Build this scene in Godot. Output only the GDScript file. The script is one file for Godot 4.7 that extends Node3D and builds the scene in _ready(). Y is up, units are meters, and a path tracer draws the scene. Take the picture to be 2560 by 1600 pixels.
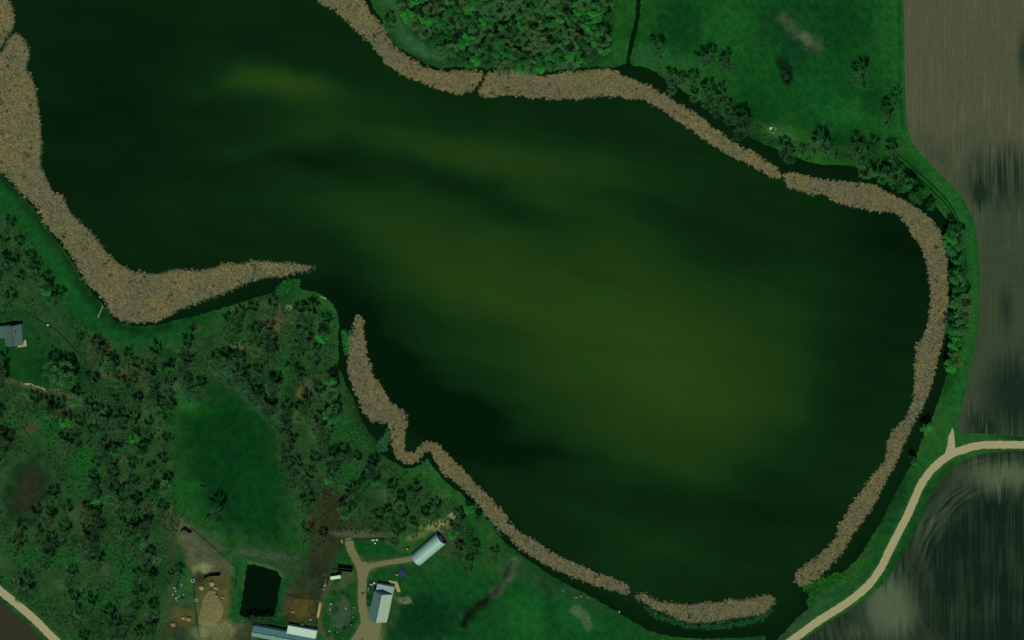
extends Node3D
# A lake with reed beds, woods, ploughed fields and a farm, seen straight down from high in the air.
# Map units: one step of the map is 0.3 m; north is -z, east is +x.

const STEP := 0.3
const GRID := 1.2
const GX := -420.0
const GZ := -270.0
const NX := 701
const NZ := 451
const WATER := -0.35
const VIEW_HEIGHT := 1500.0
const VIEW_EAST := 450.0
const VIEW_NORTH := 600.0

var heights := PackedFloat32Array()
var shore := PackedFloat32Array()
var paint := PackedColorArray()
var soft := FastNoiseLite.new()
var fine := FastNoiseLite.new()
var hills := FastNoiseLite.new()
var rng := RandomNumberGenerator.new()
var taken := {}
var mats := {}
var tree_list := []
var road_lines := []


func _ready() -> void:
	var cam := Camera3D.new()
	cam.name = "camera"
	cam.projection = Camera3D.PROJECTION_FRUSTUM
	cam.near = 10.0
	cam.far = 20000.0
	cam.size = 480.0 * cam.near / VIEW_HEIGHT
	cam.frustum_offset = Vector2(-VIEW_EAST, -VIEW_NORTH) * cam.near / VIEW_HEIGHT
	cam.position = Vector3(VIEW_EAST, VIEW_HEIGHT, -VIEW_NORTH)
	cam.rotation_degrees = Vector3(-90, 0, 0)
	add_child(cam)
	cam.current = true

	var sky_look := ProceduralSkyMaterial.new()
	sky_look.sky_top_color = Color(0.24, 0.44, 0.74)
	sky_look.sky_horizon_color = Color(0.62, 0.72, 0.80)
	sky_look.sky_curve = 0.12
	sky_look.ground_bottom_color = Color(0.08, 0.13, 0.06)
	sky_look.ground_horizon_color = Color(0.45, 0.52, 0.5)
	sky_look.sun_angle_max = 1.0
	var sky := Sky.new()
	sky.sky_material = sky_look
	var env := Environment.new()
	env.background_mode = Environment.BG_SKY
	env.sky = sky
	env.background_energy_multiplier = 0.5
	env.tonemap_mode = Environment.TONE_MAPPER_LINEAR
	env.tonemap_exposure = 1.0
	env.sdfgi_enabled = true
	env.ssao_enabled = true
	env.ssil_enabled = true
	var world := WorldEnvironment.new()
	world.name = "world"
	world.environment = env
	add_child(world)

	var sun := DirectionalLight3D.new()
	sun.name = "sun"
	sun.light_energy = 1.15
	sun.light_color = Color(1.0, 0.98, 0.93)
	sun.light_angular_distance = 0.53
	sun.shadow_enabled = true
	# from the south-south-east, 62 degrees up
	sun.look_at_from_position(Vector3(0.34, 1.9, 0.94), Vector3.ZERO, Vector3.UP)
	add_child(sun)

	rng.seed = 20240517
	set_noise(soft, 11, 0.011, 4)
	set_noise(fine, 23, 0.09, 3)
	set_noise(hills, 37, 0.006, 2)

	lay_of_the_land()
	colour_the_land()
	build_ground()
	build_water()
	build_fields()
	build_roads()
	build_reeds()
	build_weeds()
	build_undergrowth()
	build_trees()
	build_farm()
	build_small_things()


# ---------------------------------------------------------------- helpers

func set_noise(n: FastNoiseLite, s: int, f: float, oct: int) -> void:
	n.noise_type = FastNoiseLite.TYPE_SIMPLEX_SMOOTH
	n.seed = s
	n.frequency = f
	n.fractal_octaves = oct


func at(x: float, y: float) -> Vector2:
	return Vector2((x - 1280.0) * STEP, (y - 800.0) * STEP)


func line(list: Array) -> PackedVector2Array:
	var out := PackedVector2Array()
	for i in range(0, list.size() - 1, 2):
		out.append(at(list[i], list[i + 1]))
	return out


# A surface's own colour, named by how it looks in full sun (0..255), as a linear albedo.
func tone(r: float, g: float, b: float, k := 0.88) -> Color:
	if k < 1.0 and r > g and r - g < 45.0:
		r *= 0.92
		g *= 1.06
		b *= 0.96
	var c := Color(r / 255.0, g / 255.0, b / 255.0).srgb_to_linear()
	return Color(c.r * k, c.g * k, c.b * k)


func look(key: String, c: Color, rough := 0.9, spec := 0.3, metal := 0.0, vertex := false) -> StandardMaterial3D:
	if mats.has(key):
		return mats[key]
	var m := StandardMaterial3D.new()
	m.resource_name = key
	m.albedo_color = Color.WHITE if vertex else c.linear_to_srgb()
	m.vertex_color_use_as_albedo = vertex
	m.roughness = rough
	m.metallic = metal
	m.metallic_specular = spec
	m.cull_mode = BaseMaterial3D.CULL_DISABLED
	mats[key] = m
	return m


# vertex colours are kept in 8 bits, so dark ones are stored with a gamma of 2.2
func stored(c: Color) -> Color:
	return Color(pow(clampf(c.r, 0, 1), 1 / 2.2), pow(clampf(c.g, 0, 1), 1 / 2.2), pow(clampf(c.b, 0, 1), 1 / 2.2))


func grain(s: int, freq: float, low: float, size := 512, oct := 4) -> NoiseTexture2D:
	var n := FastNoiseLite.new()
	set_noise(n, s, freq, oct)
	var t := NoiseTexture2D.new()
	t.width = size
	t.height = size
	t.seamless = true
	t.noise = n
	var g := Gradient.new()
	g.set_color(0, Color(low, low, low))
	g.set_color(1, Color(1, 1, 1))
	t.color_ramp = g
	return t


func numbered(called: String) -> String:
	var k: int = taken.get(called, 0)
	taken[called] = k + 1
	return called if k == 0 else "%s_%03d" % [called, k]


func tag(o: Node, label: String, category: String, group := "", kind := "") -> void:
	if label:
		o.set_meta("label", label)
	if category:
		o.set_meta("category", category)
	if group:
		o.set_meta("group", group)
	if kind:
		o.set_meta("kind", kind)


func thing(called: String, label: String, category: String, p: Vector3, turn := 0.0, group := "") -> Node3D:
	var o := Node3D.new()
	o.name = numbered(called)
	add_child(o, true)
	o.position = p
	o.rotation.y = turn
	tag(o, label, category, group)
	return o


func part(called: String, m: Mesh, material: Material, parent: Node) -> MeshInstance3D:
	var o := MeshInstance3D.new()
	o.name = numbered(called) if parent == self else called
	o.mesh = m
	o.material_override = material
	parent.add_child(o, true)
	return o


func stuff(called: String, label: String, m: Mesh, material: Material, places: Array, tints: Array) -> MultiMeshInstance3D:
	var mm := MultiMesh.new()
	mm.transform_format = MultiMesh.TRANSFORM_3D
	mm.use_colors = true
	mm.mesh = m
	mm.instance_count = places.size()
	for i in places.size():
		mm.set_instance_transform(i, places[i])
		mm.set_instance_color(i, tints[i])
	var o := MultiMeshInstance3D.new()
	o.name = numbered(called)
	o.multimesh = mm
	o.material_override = material
	add_child(o, true)
	tag(o, label, "", "", "stuff")
	return o


# ---- small mesh kit: a dictionary of arrays that shapes are added to
func kit() -> Dictionary:
	return {"v": PackedVector3Array(), "n": PackedVector3Array()}


func tri(k: Dictionary, a: Vector3, b: Vector3, c: Vector3) -> void:
	var n := (c - a).cross(b - a).normalized()
	k.v.append(a)
	k.v.append(b)
	k.v.append(c)
	for i in 3:
		k.n.append(n)


func quad(k: Dictionary, a: Vector3, b: Vector3, c: Vector3, d: Vector3) -> void:
	tri(k, a, b, c)
	tri(k, a, c, d)


func box(k: Dictionary, c: Vector3, s: Vector3, b := Basis.IDENTITY) -> void:
	var p := []
	for i in 8:
		var q := Vector3(s.x * (0.5 if i & 1 else -0.5), s.y * (0.5 if i & 2 else -0.5), s.z * (0.5 if i & 4 else -0.5))
		p.append(c + b * q)
	quad(k, p[0], p[2], p[3], p[1])
	quad(k, p[5], p[7], p[6], p[4])
	quad(k, p[4], p[6], p[2], p[0])
	quad(k, p[1], p[3], p[7], p[5])
	quad(k, p[2], p[6], p[7], p[3])
	quad(k, p[4], p[0], p[1], p[5])


func tube(k: Dictionary, a: Vector3, b: Vector3, ra: float, rb: float, sides := 6, capped := false) -> void:
	var d := (b - a).normalized()
	var u := d.cross(Vector3.RIGHT if absf(d.x) < 0.8 else Vector3.UP).normalized()
	var w := d.cross(u)
	for i in sides:
		var t0 := TAU * i / sides
		var t1 := TAU * (i + 1) / sides
		var e0 := u * cos(t0) + w * sin(t0)
		var e1 := u * cos(t1) + w * sin(t1)
		var q := [a + e0 * ra, b + e0 * rb, b + e1 * rb, a + e1 * ra]
		var nn := [e0, e0, e1, e1]
		for j in [0, 2, 1, 0, 3, 2]:
			k.v.append(q[j])
			k.n.append(nn[j])
		if capped:
			tri(k, b, b + e1 * rb, b + e0 * rb)
			tri(k, a, a + e0 * ra, a + e1 * ra)


func ring(k: Dictionary, c: Vector3, r_in: float, r_out: float, h: float, sides := 20) -> void:
	for i in sides:
		var t0 := TAU * i / sides
		var t1 := TAU * (i + 1) / sides
		var a := Vector3(cos(t0), 0, sin(t0))
		var b := Vector3(cos(t1), 0, sin(t1))
		var up := Vector3(0, h, 0)
		quad(k, c + a * r_out, c + a * r_out + up, c + b * r_out + up, c + b * r_out)
		quad(k, c + b * r_in, c + b * r_in + up, c + a * r_in + up, c + a * r_in)
		quad(k, c + a * r_in + up, c + b * r_in + up, c + b * r_out + up, c + a * r_out + up)


func blob(k: Dictionary, c: Vector3, s: Vector3, r: RandomNumberGenerator, rough := 0.2, rings := 4, sides := 8) -> void:
	var rows := []
	for j in rings + 1:
		var row := []
		var f := PI * 0.5 - PI * j / rings
		for i in sides:
			var g := TAU * i / sides
			var w := 1.0 + r.randf_range(-rough, rough)
			row.append(c + Vector3(cos(f) * cos(g), sin(f), cos(f) * sin(g)) * s * w)
		rows.append(row)
	for j in rings:
		for i in sides:
			var i2: int = (i + 1) % sides
			quad(k, rows[j][i], rows[j][i2], rows[j + 1][i2], rows[j + 1][i])


func commit(k: Dictionary) -> ArrayMesh:
	var arr := []
	arr.resize(Mesh.ARRAY_MAX)
	arr[Mesh.ARRAY_VERTEX] = k.v
	arr[Mesh.ARRAY_NORMAL] = k.n
	if k.has("uv"):
		arr[Mesh.ARRAY_TEX_UV] = k.uv
	if k.has("c"):
		arr[Mesh.ARRAY_COLOR] = k.c
	if k.has("i"):
		arr[Mesh.ARRAY_INDEX] = k.i
	var m := ArrayMesh.new()
	m.add_surface_from_arrays(Mesh.PRIMITIVE_TRIANGLES, arr)
	return m


# ---- the land as a grid
func swell(x: float, z: float) -> float:
	return 0.35 + 0.32 * hills.get_noise_2d(x, z)


func ground_at(x: float, z: float) -> float:
	var u := (x - GX) / GRID
	var w := (z - GZ) / GRID
	if u < 0 or w < 0 or u >= NX - 1 or w >= NZ - 1:
		return swell(x, z)
	var i := int(u)
	var j := int(w)
	var q := j * NX + i
	var a := lerpf(heights[q], heights[q + 1], u - i)
	var b := lerpf(heights[q + NX], heights[q + NX + 1], u - i)
	return lerpf(a, b, w - j)


func shore_at(x: float, z: float) -> float:
	var i := int((x - GX) / GRID + 0.5)
	var j := int((z - GZ) / GRID + 0.5)
	if i < 0 or j < 0 or i >= NX or j >= NZ:
		return 30.0
	return shore[j * NX + i]


func spot(x: float, y: float) -> Vector3:
	var p := at(x, y)
	return Vector3(p.x, ground_at(p.x, p.y), p.y)


# Distance to a line or an outline over the part of the grid near it; negative inside an outline.
func field(pts: PackedVector2Array, closed: bool, reach: float) -> Dictionary:
	var lo := pts[0]
	var hi := pts[0]
	for p in pts:
		lo = lo.min(p)
		hi = hi.max(p)
	var i0 := clampi(int((lo.x - reach - GX) / GRID), 0, NX - 1)
	var i1 := clampi(int((hi.x + reach - GX) / GRID) + 1, 0, NX - 1)
	var j0 := clampi(int((lo.y - reach - GZ) / GRID), 0, NZ - 1)
	var j1 := clampi(int((hi.y + reach - GZ) / GRID) + 1, 0, NZ - 1)
	var w := i1 - i0 + 1
	var h := j1 - j0 + 1
	var d := PackedFloat32Array()
	d.resize(w * h)
	d.fill(reach)
	var n := pts.size()
	for s in (n if closed else n - 1):
		var a := pts[s]
		var b := pts[(s + 1) % n]
		var ab := b - a
		var l2 := maxf(ab.length_squared(), 1e-6)
		var si0 := maxi(int((minf(a.x, b.x) - reach - GX) / GRID), i0)
		var si1 := mini(int((maxf(a.x, b.x) + reach - GX) / GRID) + 1, i1)
		var sj0 := maxi(int((minf(a.y, b.y) - reach - GZ) / GRID), j0)
		var sj1 := mini(int((maxf(a.y, b.y) + reach - GZ) / GRID) + 1, j1)
		for j in range(sj0, sj1 + 1):
			var pz := GZ + j * GRID
			var q := (j - j0) * w - i0
			for i in range(si0, si1 + 1):
				var px := GX + i * GRID
				var t := clampf(((px - a.x) * ab.x + (pz - a.y) * ab.y) / l2, 0.0, 1.0)
				var ex := a.x + ab.x * t - px
				var ez := a.y + ab.y * t - pz
				var e := sqrt(ex * ex + ez * ez)
				if e < d[q + i]:
					d[q + i] = e
	if closed:
		for j in h:
			var z := GZ + (j + j0) * GRID + 0.0007
			var cuts := []
			for s in n:
				var a := pts[s]
				var b := pts[(s + 1) % n]
				if (a.y <= z) != (b.y <= z):
					cuts.append(a.x + (b.x - a.x) * (z - a.y) / (b.y - a.y))
			cuts.sort()
			for c in range(0, cuts.size() - 1, 2):
				var k0 := maxi(int(ceil((cuts[c] - GX) / GRID)), i0)
				var k1 := mini(int(floor((cuts[c + 1] - GX) / GRID)), i1)
				for i in range(k0, k1 + 1):
					d[j * w + i - i0] = -d[j * w + i - i0]
	return {"i": i0, "j": j0, "w": w, "h": h, "d": d}


func patch(pts: PackedVector2Array, c: Color, feather: float, strength := 1.0, ragged := 2.0) -> void:
	var f := field(pts, true, feather + ragged + 1.0)
	blend(f, c, 0.0, feather, strength, ragged)


func streak(pts: PackedVector2Array, half: float, c: Color, feather: float, strength := 1.0, ragged := 1.0) -> void:
	var f := field(pts, false, half + feather + ragged + 1.0)
	blend(f, c, half, feather, strength, ragged)


func blend(f: Dictionary, c: Color, half: float, feather: float, strength: float, ragged: float) -> void:
	for j in f.h:
		var z: float = GZ + (j + f.j) * GRID
		for i in f.w:
			var e: float = f.d[j * f.w + i] - half
			if e > feather + ragged:
				continue
			var x: float = GX + (i + f.i) * GRID
			if ragged > 0.0:
				e += ragged * 1.6 * fine.get_noise_2d(x, z)
			var a := clampf(0.5 - e / maxf(feather, 0.01) * 0.5, 0.0, 1.0) * strength
			if a > 0.0:
				var q: int = (j + f.j) * NX + i + f.i
				paint[q] = paint[q].lerp(c, a * a * (3.0 - 2.0 * a) if strength >= 1.0 else a)


# a soft round spot of another colour; x, y, radii and turn in map steps and degrees
func spotted(x: float, y: float, rx: float, ry: float, turn: float, c: Color, strength := 1.0, ragged := 0.5) -> void:
	var p := at(x, y)
	var r := maxf(rx, ry) * STEP * 1.5
	var ca := cos(deg_to_rad(turn))
	var sa := sin(deg_to_rad(turn))
	for j in range(maxi(0, int((p.y - r - GZ) / GRID)), mini(NZ, int((p.y + r - GZ) / GRID) + 1)):
		for i in range(maxi(0, int((p.x - r - GX) / GRID)), mini(NX, int((p.x + r - GX) / GRID) + 1)):
			var x1 := GX + i * GRID
			var z1 := GZ + j * GRID
			var dx := (x1 - p.x) / STEP
			var dz := (z1 - p.y) / STEP
			var u := (dx * ca + dz * sa) / rx
			var w := (-dx * sa + dz * ca) / ry
			var e := sqrt(u * u + w * w) + ragged * fine.get_noise_2d(x1, z1)
			if e < 1.35:
				var a := clampf((1.35 - e) / 0.7, 0.0, 1.0) * strength
				paint[j * NX + i] = paint[j * NX + i].lerp(c, a)


# A sheet laid over the land inside an outline, cut into cells so that it follows the ground.
func sheet(called: String, outline: PackedVector2Array, lift: float, material: Material, cell := 10.0, uv := Rect2(0, 0, 20, 20), flat := false, parent: Node = null) -> MeshInstance3D:
	var k := kit()
	k.uv = PackedVector2Array()
	var lo := outline[0]
	var hi := outline[0]
	for p in outline:
		lo = lo.min(p)
		hi = hi.max(p)
	var nx := int(ceil((hi.x - lo.x) / cell))
	var nz := int(ceil((hi.y - lo.y) / cell))
	for j in nz:
		for i in nx:
			var a := lo + Vector2(i, j) * cell
			var square := PackedVector2Array([a, a + Vector2(cell, 0), a + Vector2(cell, cell), a + Vector2(0, cell)])
			for piece in Geometry2D.intersect_polygons(outline, square):
				if piece.size() < 3:
					continue
				var idx := Geometry2D.triangulate_polygon(piece)
				for t in range(0, idx.size(), 3):
					var q := [piece[idx[t]], piece[idx[t + 1]], piece[idx[t + 2]]]
					if (q[1] - q[0]).cross(q[2] - q[0]) < 0.0:
						q.reverse()
					for p in q:
						k.v.append(Vector3(p.x, (lift if flat else ground_at(p.x, p.y) + lift), p.y))
						k.n.append(Vector3.UP)
						k.uv.append((p - uv.position) / uv.size)
	var n := outline.size()
	for s in n:
		var a := outline[s]
		var b := outline[(s + 1) % n]
		var ya := lift if flat else ground_at(a.x, a.y) + lift
		var yb := lift if flat else ground_at(b.x, b.y) + lift
		var before: int = k.v.size()
		quad(k, Vector3(a.x, ya - 0.3, a.y), Vector3(a.x, ya, a.y), Vector3(b.x, yb, b.y), Vector3(b.x, yb - 0.3, b.y))
		for g in range(before, k.v.size()):
			k.uv.append((Vector2(k.v[g].x, k.v[g].z) - uv.position) / uv.size)
	return part(called, commit(k), material, parent if parent else self)


func ribbon(pts: PackedVector2Array, half: float) -> PackedVector2Array:
	var best := PackedVector2Array()
	for p in Geometry2D.offset_polyline(pts, half, Geometry2D.JOIN_ROUND, Geometry2D.END_ROUND):
		if not Geometry2D.is_polygon_clockwise(p) or best.is_empty():
			if p.size() > best.size():
				best = p
	# worn, uneven edges
	var out := PackedVector2Array()
	for i in best.size():
		var a := best[i]
		var b := best[(i + 1) % best.size()]
		var n := maxi(1, int(a.distance_to(b) / 1.6))
		var side := (b - a).orthogonal().normalized()
		for j in n:
			var p := a.lerp(b, float(j) / n)
			out.append(p + side * fine.get_noise_2d(p.x * 3.0, p.y * 3.0) * minf(half * 0.22, 0.55))
	return out


func smooth(pts: PackedVector2Array, closed := false, bits := 4) -> PackedVector2Array:
	var out := PackedVector2Array()
	var n := pts.size()
	for s in (n if closed else n - 1):
		var p0 := pts[(s - 1 + n) % n] if closed or s > 0 else pts[s]
		var p1 := pts[s]
		var p2 := pts[(s + 1) % n]
		var p3 := pts[(s + 2) % n] if closed or s + 2 < n else p2
		for b in bits:
			out.append(p1.cubic_interpolate(p2, p0, p3, float(b) / bits))
	if not closed:
		out.append(pts[n - 1])
	return out


# ---------------------------------------------------------------- the land and the water

func lake_outline() -> PackedVector2Array:
	var p := line([-300, 250, -80, 380, 0, 432, 40, 475, 85, 520, 100, 545, 130, 590, 160, 625, 190, 670, 205, 700, 235, 740, 265, 770, 290, 805, 345, 817, 400, 811, 440, 800, 496, 788, 562, 768, 628, 748, 680, 732, 694, 712, 720, 700, 745, 704, 752, 724, 783, 728, 809, 740, 832, 760, 844, 786, 848, 809, 846, 839, 847, 898])
	p.append_array(line([842, 918, 852, 931, 866, 965, 885, 998, 898, 1031, 915, 1070, 938, 1100, 945, 1128, 975, 1150, 1010, 1172, 1040, 1168, 1070, 1150, 1085, 1172, 1110, 1202, 1150, 1232, 1185, 1268, 1212, 1304, 1240, 1334, 1270, 1364, 1320, 1400, 1370, 1434, 1420, 1463, 1470, 1487, 1520, 1516, 1570, 1547, 1620, 1577, 1680, 1592]))
	p.append_array(line([1760, 1597, 1860, 1594, 1912, 1589, 1922, 1625, 1930, 1660, 1940, 1600, 1969, 1573, 1982, 1553, 2022, 1520, 2015, 1508, 2027, 1486, 2060, 1462, 2110, 1430, 2150, 1390, 2180, 1340, 2205, 1300, 2225, 1260, 2245, 1222, 2265, 1184, 2285, 1152, 2300, 1112, 2314, 1075, 2332, 1040, 2350, 990, 2366, 940, 2374, 900, 2384, 870]))
	p.append_array(line([2380, 840, 2376, 800, 2384, 760, 2394, 735, 2390, 700, 2385, 650, 2394, 628, 2388, 600, 2376, 570, 2364, 545, 2340, 515, 2310, 495, 2280, 477, 2250, 461, 2210, 446, 2170, 427, 2120, 414, 2060, 413, 2020, 406, 1985, 391, 1950, 377, 1910, 361, 1880, 346, 1860, 336, 1840, 316, 1820, 301, 1800, 286, 1770, 263, 1750, 251]))
	p.append_array(line([1720, 236, 1690, 215, 1670, 205, 1640, 181, 1610, 169, 1578, 164, 1566, 158, 1548, 166, 1530, 170, 1480, 168, 1420, 172, 1360, 182, 1320, 172, 1270, 170, 1220, 170, 1180, 172, 1140, 168, 1100, 172, 1060, 158, 1030, 138, 1000, 122, 980, 105, 968, 80, 955, 50, 935, 25, 920, -10, 930, -120, 900, -300, -300, -300]))
	return p


func pond_outline() -> PackedVector2Array:
	return line([617, 1413, 634, 1412, 663, 1421, 693, 1431, 703, 1443, 702, 1455, 695, 1482, 692, 1506, 684, 1540, 639, 1545, 610, 1544, 597, 1537, 604, 1512, 610, 1466, 614, 1433])


func lay_of_the_land() -> void:
	shore.resize(NX * NZ)
	shore.fill(30.0)
	heights.resize(NX * NZ)
	var reach := 24.0
	var outlines := [lake_outline(), pond_outline()]
	for o in outlines:
		var f := field(o, true, reach)
		for j in f.h:
			for i in f.w:
				var q: int = (j + f.j) * NX + i + f.i
				shore[q] = minf(shore[q], f.d[j * f.w + i])
	# the ditch that runs into the lake from the north
	var d := field(line([1600, -200, 1597, -20, 1594, 40, 1588, 70, 1579, 104, 1572, 140, 1568, 172]), false, 8.0)
	for j in d.h:
		for i in d.w:
			var q: int = (j + d.j) * NX + i + d.i
			shore[q] = minf(shore[q], d.d[j * d.w + i] - 1.5)
	for j in NZ:
		var z := GZ + j * GRID
		for i in NX:
			var x := GX + i * GRID
			var e := shore[j * NX + i]
			if e > -8.0 and e < 12.0:
				e += 0.9 * fine.get_noise_2d(x * 2.0, z * 2.0)
				shore[j * NX + i] = e
			if e > 0.0:
				heights[j * NX + i] = WATER + minf(e / 3.5, 1.0) * 0.42 + swell(x, z) * minf(e / 14.0, 1.0)
			else:
				heights[j * NX + i] = WATER + maxf(e * 0.3, -1.8)
	# the eroded gully in the south pasture
	var g := field(line([1292, 1400, 1275, 1436, 1258, 1462, 1238, 1485, 1205, 1512, 1178, 1530, 1162, 1555, 1154, 1580]), false, 7.0)
	for j in g.h:
		for i in g.w:
			var e: float = g.d[j * g.w + i]
			if e < 4.0:
				heights[(j + g.j) * NX + i + g.i] -= 0.9 * (1.0 - e / 4.0)


func land_base(x: float, z: float) -> Color:
	var a := soft.get_noise_2d(x, z)
	var b := fine.get_noise_2d(x * 0.6 + 300.0, z * 0.6)
	var c := tone(18, 68, 20).lerp(tone(34, 82, 29), clampf(a * 1.3 + 0.25, 0, 1)).lerp(tone(7, 50, 18), clampf(-a * 1.6, 0, 1))
	return c.lerp(tone(50, 70, 34), clampf(b * 0.8 - 0.12, 0.0, 0.5))


func colour_the_land() -> void:
	paint.resize(NX * NZ)
	for j in NZ:
		var z := GZ + j * GRID
		for i in NX:
			paint[j * NX + i] = land_base(GX + i * GRID, z)
	# woodland floor in the south-west: litter, moss, bare soil, and some tree shade put into the dark mottling
	patch(line([-40, 480, 60, 560, 120, 700, 180, 800, 260, 840, 420, 855, 560, 800, 700, 745, 800, 760, 840, 800, 840, 920, 890, 1020, 940, 1120, 1010, 1180, 1120, 1240, 1150, 1290, 1060, 1320, 960, 1320, 860, 1340, 780, 1300, 730, 1200, 690, 1080, 600, 980, 520, 960, 430, 1020, 440, 1200, 470, 1290, 410, 1420, 400, 1600, -40, 1600]), tone(33, 66, 30), 6.0, 0.92, 4.0)
	for k in 420:
		var x := rng.randf_range(-20, 1120)
		var y := rng.randf_range(520, 1600)
		if y < 820 - (140 if x > 560 else 0) and x > 180:
			continue
		var pick := rng.randf()
		var c := tone(58, 80, 46) if pick < 0.36 else (tone(22, 76, 28) if pick < 0.64 else (tone(14, 44, 19) if pick < 0.84 else tone(46, 86, 44)))
		spotted(x, y, rng.randf_range(8, 30), rng.randf_range(6, 18), rng.randf_range(0, 180), c, rng.randf_range(0.35, 0.8), 0.8)
	# long dark clearing and the paler grass along its edge
	patch(line([432, 1045, 480, 1005, 530, 975, 570, 968, 610, 990, 655, 1045, 690, 1100, 715, 1170, 728, 1240, 738, 1320, 705, 1368, 620, 1350, 560, 1330, 500, 1290, 462, 1240, 455, 1150]), tone(6, 51, 17), 13.0, 0.999, 5.0)
	spotted(650, 1230, 55, 80, 20, tone(10, 58, 20), 0.6)
	streak(line([560, 935, 600, 968, 640, 1010, 690, 1045]), 3.2, tone(36, 78, 46), 3.5, 0.8, 2.0)
	spotted(470, 1010, 26, 14, 10, tone(34, 92, 40), 0.8)
	spotted(500, 1028, 40, 14, 0, tone(16, 72, 14), 0.7)
	# bright glades
	for g in [[220, 1175, 48, 45, 0], [200, 1130, 40, 30, 30], [450, 1215, 60, 22, 10], [440, 1250, 70, 26, 15], [320, 1440, 34, 80, -15], [70, 1390, 50, 22, 10], [150, 1395, 40, 26, 0], [60, 930, 40, 24, 40], [130, 1075, 45, 26, 55], [720, 925, 26, 46, 30], [870, 1080, 60, 34, 20], [820, 785, 26, 16, 40], [850, 1180, 50, 26, 20], [240, 1500, 70, 26, 0]]:
		spotted(g[0], g[1], g[2], g[3], g[4], tone(20, 76, 25), 0.85)
	for g in [[235, 870, 14, 34, 10], [282, 935, 36, 14, 5], [350, 940, 34, 26, 60], [690, 805, 30, 36, 30], [760, 965, 22, 20, 0], [595, 868, 28, 9, 10], [700, 775, 16, 9, 0], [270, 860, 14, 22, 0], [155, 1032, 20, 9, 0], [75, 1068, 26, 12, -20], [372, 1262, 12, 18, 20], [420, 1290, 10, 30, 20]]:
		spotted(g[0], g[1], g[2], g[3], g[4], tone(66, 70, 40), 0.8)
	spotted(590, 868, 20, 6, 0, tone(104, 84, 58), 0.8)
	spotted(752, 985, 12, 9, 60, tone(92, 80, 44), 0.8)
	spotted(722, 768, 8, 5, 0, tone(140, 132, 112), 0.8)
	# brown oval with a ring of darker grass
	spotted(72, 1222, 62, 98, 24, tone(40, 66, 38), 0.6)
	spotted(70, 1222, 50, 84, 24, tone(11, 40, 16), 0.9)
	spotted(72, 1222, 30, 56, 24, tone(41, 43, 22), 0.95)
	# lawn by the house and the orange path south of it
	patch(line([-40, 770, 70, 785, 130, 820, 200, 880, 212, 950, 210, 985, 120, 970, 40, 955, -40, 945]), tone(15, 62, 20), 6.0, 0.9, 2.0)
	spotted(150, 930, 80, 36, 10, tone(5, 48, 15), 0.8)
	streak(line([-40, 942, 30, 953, 62, 962, 110, 974, 160, 985, 205, 1000]), 1.0, tone(100, 76, 50), 1.4, 0.85, 0.4)
	spotted(175, 990, 22, 7, 12, tone(82, 62, 42), 0.9)
	streak(line([110, 800, 150, 840, 190, 860, 212, 875]), 9.0, tone(34, 66, 36), 6.0, 0.7, 2.0)
	# meadow between the left reeds and the wood
	streak(line([-30, 440, 20, 500, 75, 580, 130, 660, 165, 720, 215, 780, 280, 830, 380, 845, 450, 835]), 9.0, tone(15, 72, 25), 6.0, 0.9, 2.0)
	# wet dark margin of the marsh
	streak(line([0, 440, 60, 505, 110, 570, 160, 640, 190, 690, 225, 745, 262, 785, 310, 822, 360, 830, 420, 818]), 2.4, tone(8, 36, 15), 4.0, 0.9, 1.5)
	streak(line([900, 1000, 915, 1050, 945, 1085, 960, 1120]), 6.0, tone(16, 34, 16), 5.0, 0.85, 2.0)
	# northern grove floor, pale slope at its western corner
	patch(line([1000, -60, 1010, 40, 1060, 105, 1120, 150, 1210, 168, 1340, 172, 1470, 165, 1530, 120, 1545, -60]), tone(17, 52, 20), 5.0, 0.9, 3.0)
	streak(line([968, -10, 985, 20, 1000, 66, 1020, 96, 1058, 124, 1100, 146]), 2.5, tone(46, 86, 48), 4.5, 0.95, 1.5)
	spotted(1040, 118, 36, 15, 38, tone(44, 84, 52), 0.85)
	streak(line([965, 60, 990, 110, 1040, 150, 1120, 165, 1210, 166]), 1.6, tone(22, 52, 22), 3.0, 0.8, 1.0)
	spotted(1545, 60, 14, 90, 0, tone(22, 76, 22), 0.9)
	spotted(1560, 130, 24, 26, 0, tone(30, 78, 34), 0.7)
	spotted(1645, 140, 90, 26, 14, tone(34, 82, 38), 0.75)
	# pasture in the north-east
	patch(line([1612, -60, 2256, -60, 2258, 120, 2250, 330, 2200, 330, 2080, 320, 1950, 300, 1880, 250, 1800, 180, 1640, 130]), tone(13, 68, 22), 10.0, 0.85, 5.0)
	for g in [[1700, 60, 60, 60, 20, 6, 50, 20], [1820, 60, 60, 70, 20, 22, 80, 28], [1960, 60, 60, 60, 0, 12, 52, 24], [2100, 60, 70, 80, 10, 7, 52, 18], [2040, 230, 60, 40, 40, 12, 72, 24], [1900, 250, 60, 30, 40, 8, 60, 18], [2120, 280, 70, 30, 0, 22, 84, 30], [2215, 60, 26, 110, 0, 24, 78, 28], [2180, 250, 22, 40, 20, 7, 54, 20], [1990, 130, 40, 40, 0, 8, 50, 24]]:
		spotted(g[0], g[1], g[2], g[3], g[4], tone(g[5], g[6], g[7]), 0.7, 0.7)
	streak(line([1962, 45, 1985, 72, 2010, 92, 2040, 112]), 1.8, tone(66, 84, 58), 6.0, 0.75, 2.5)
	spotted(2015, 96, 22, 12, 35, tone(78, 90, 66), 0.7)
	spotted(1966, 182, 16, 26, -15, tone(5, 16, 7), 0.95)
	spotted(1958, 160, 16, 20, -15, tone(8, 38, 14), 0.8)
	spotted(1940, 330, 46, 14, 20, tone(48, 88, 40), 0.7)
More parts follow.
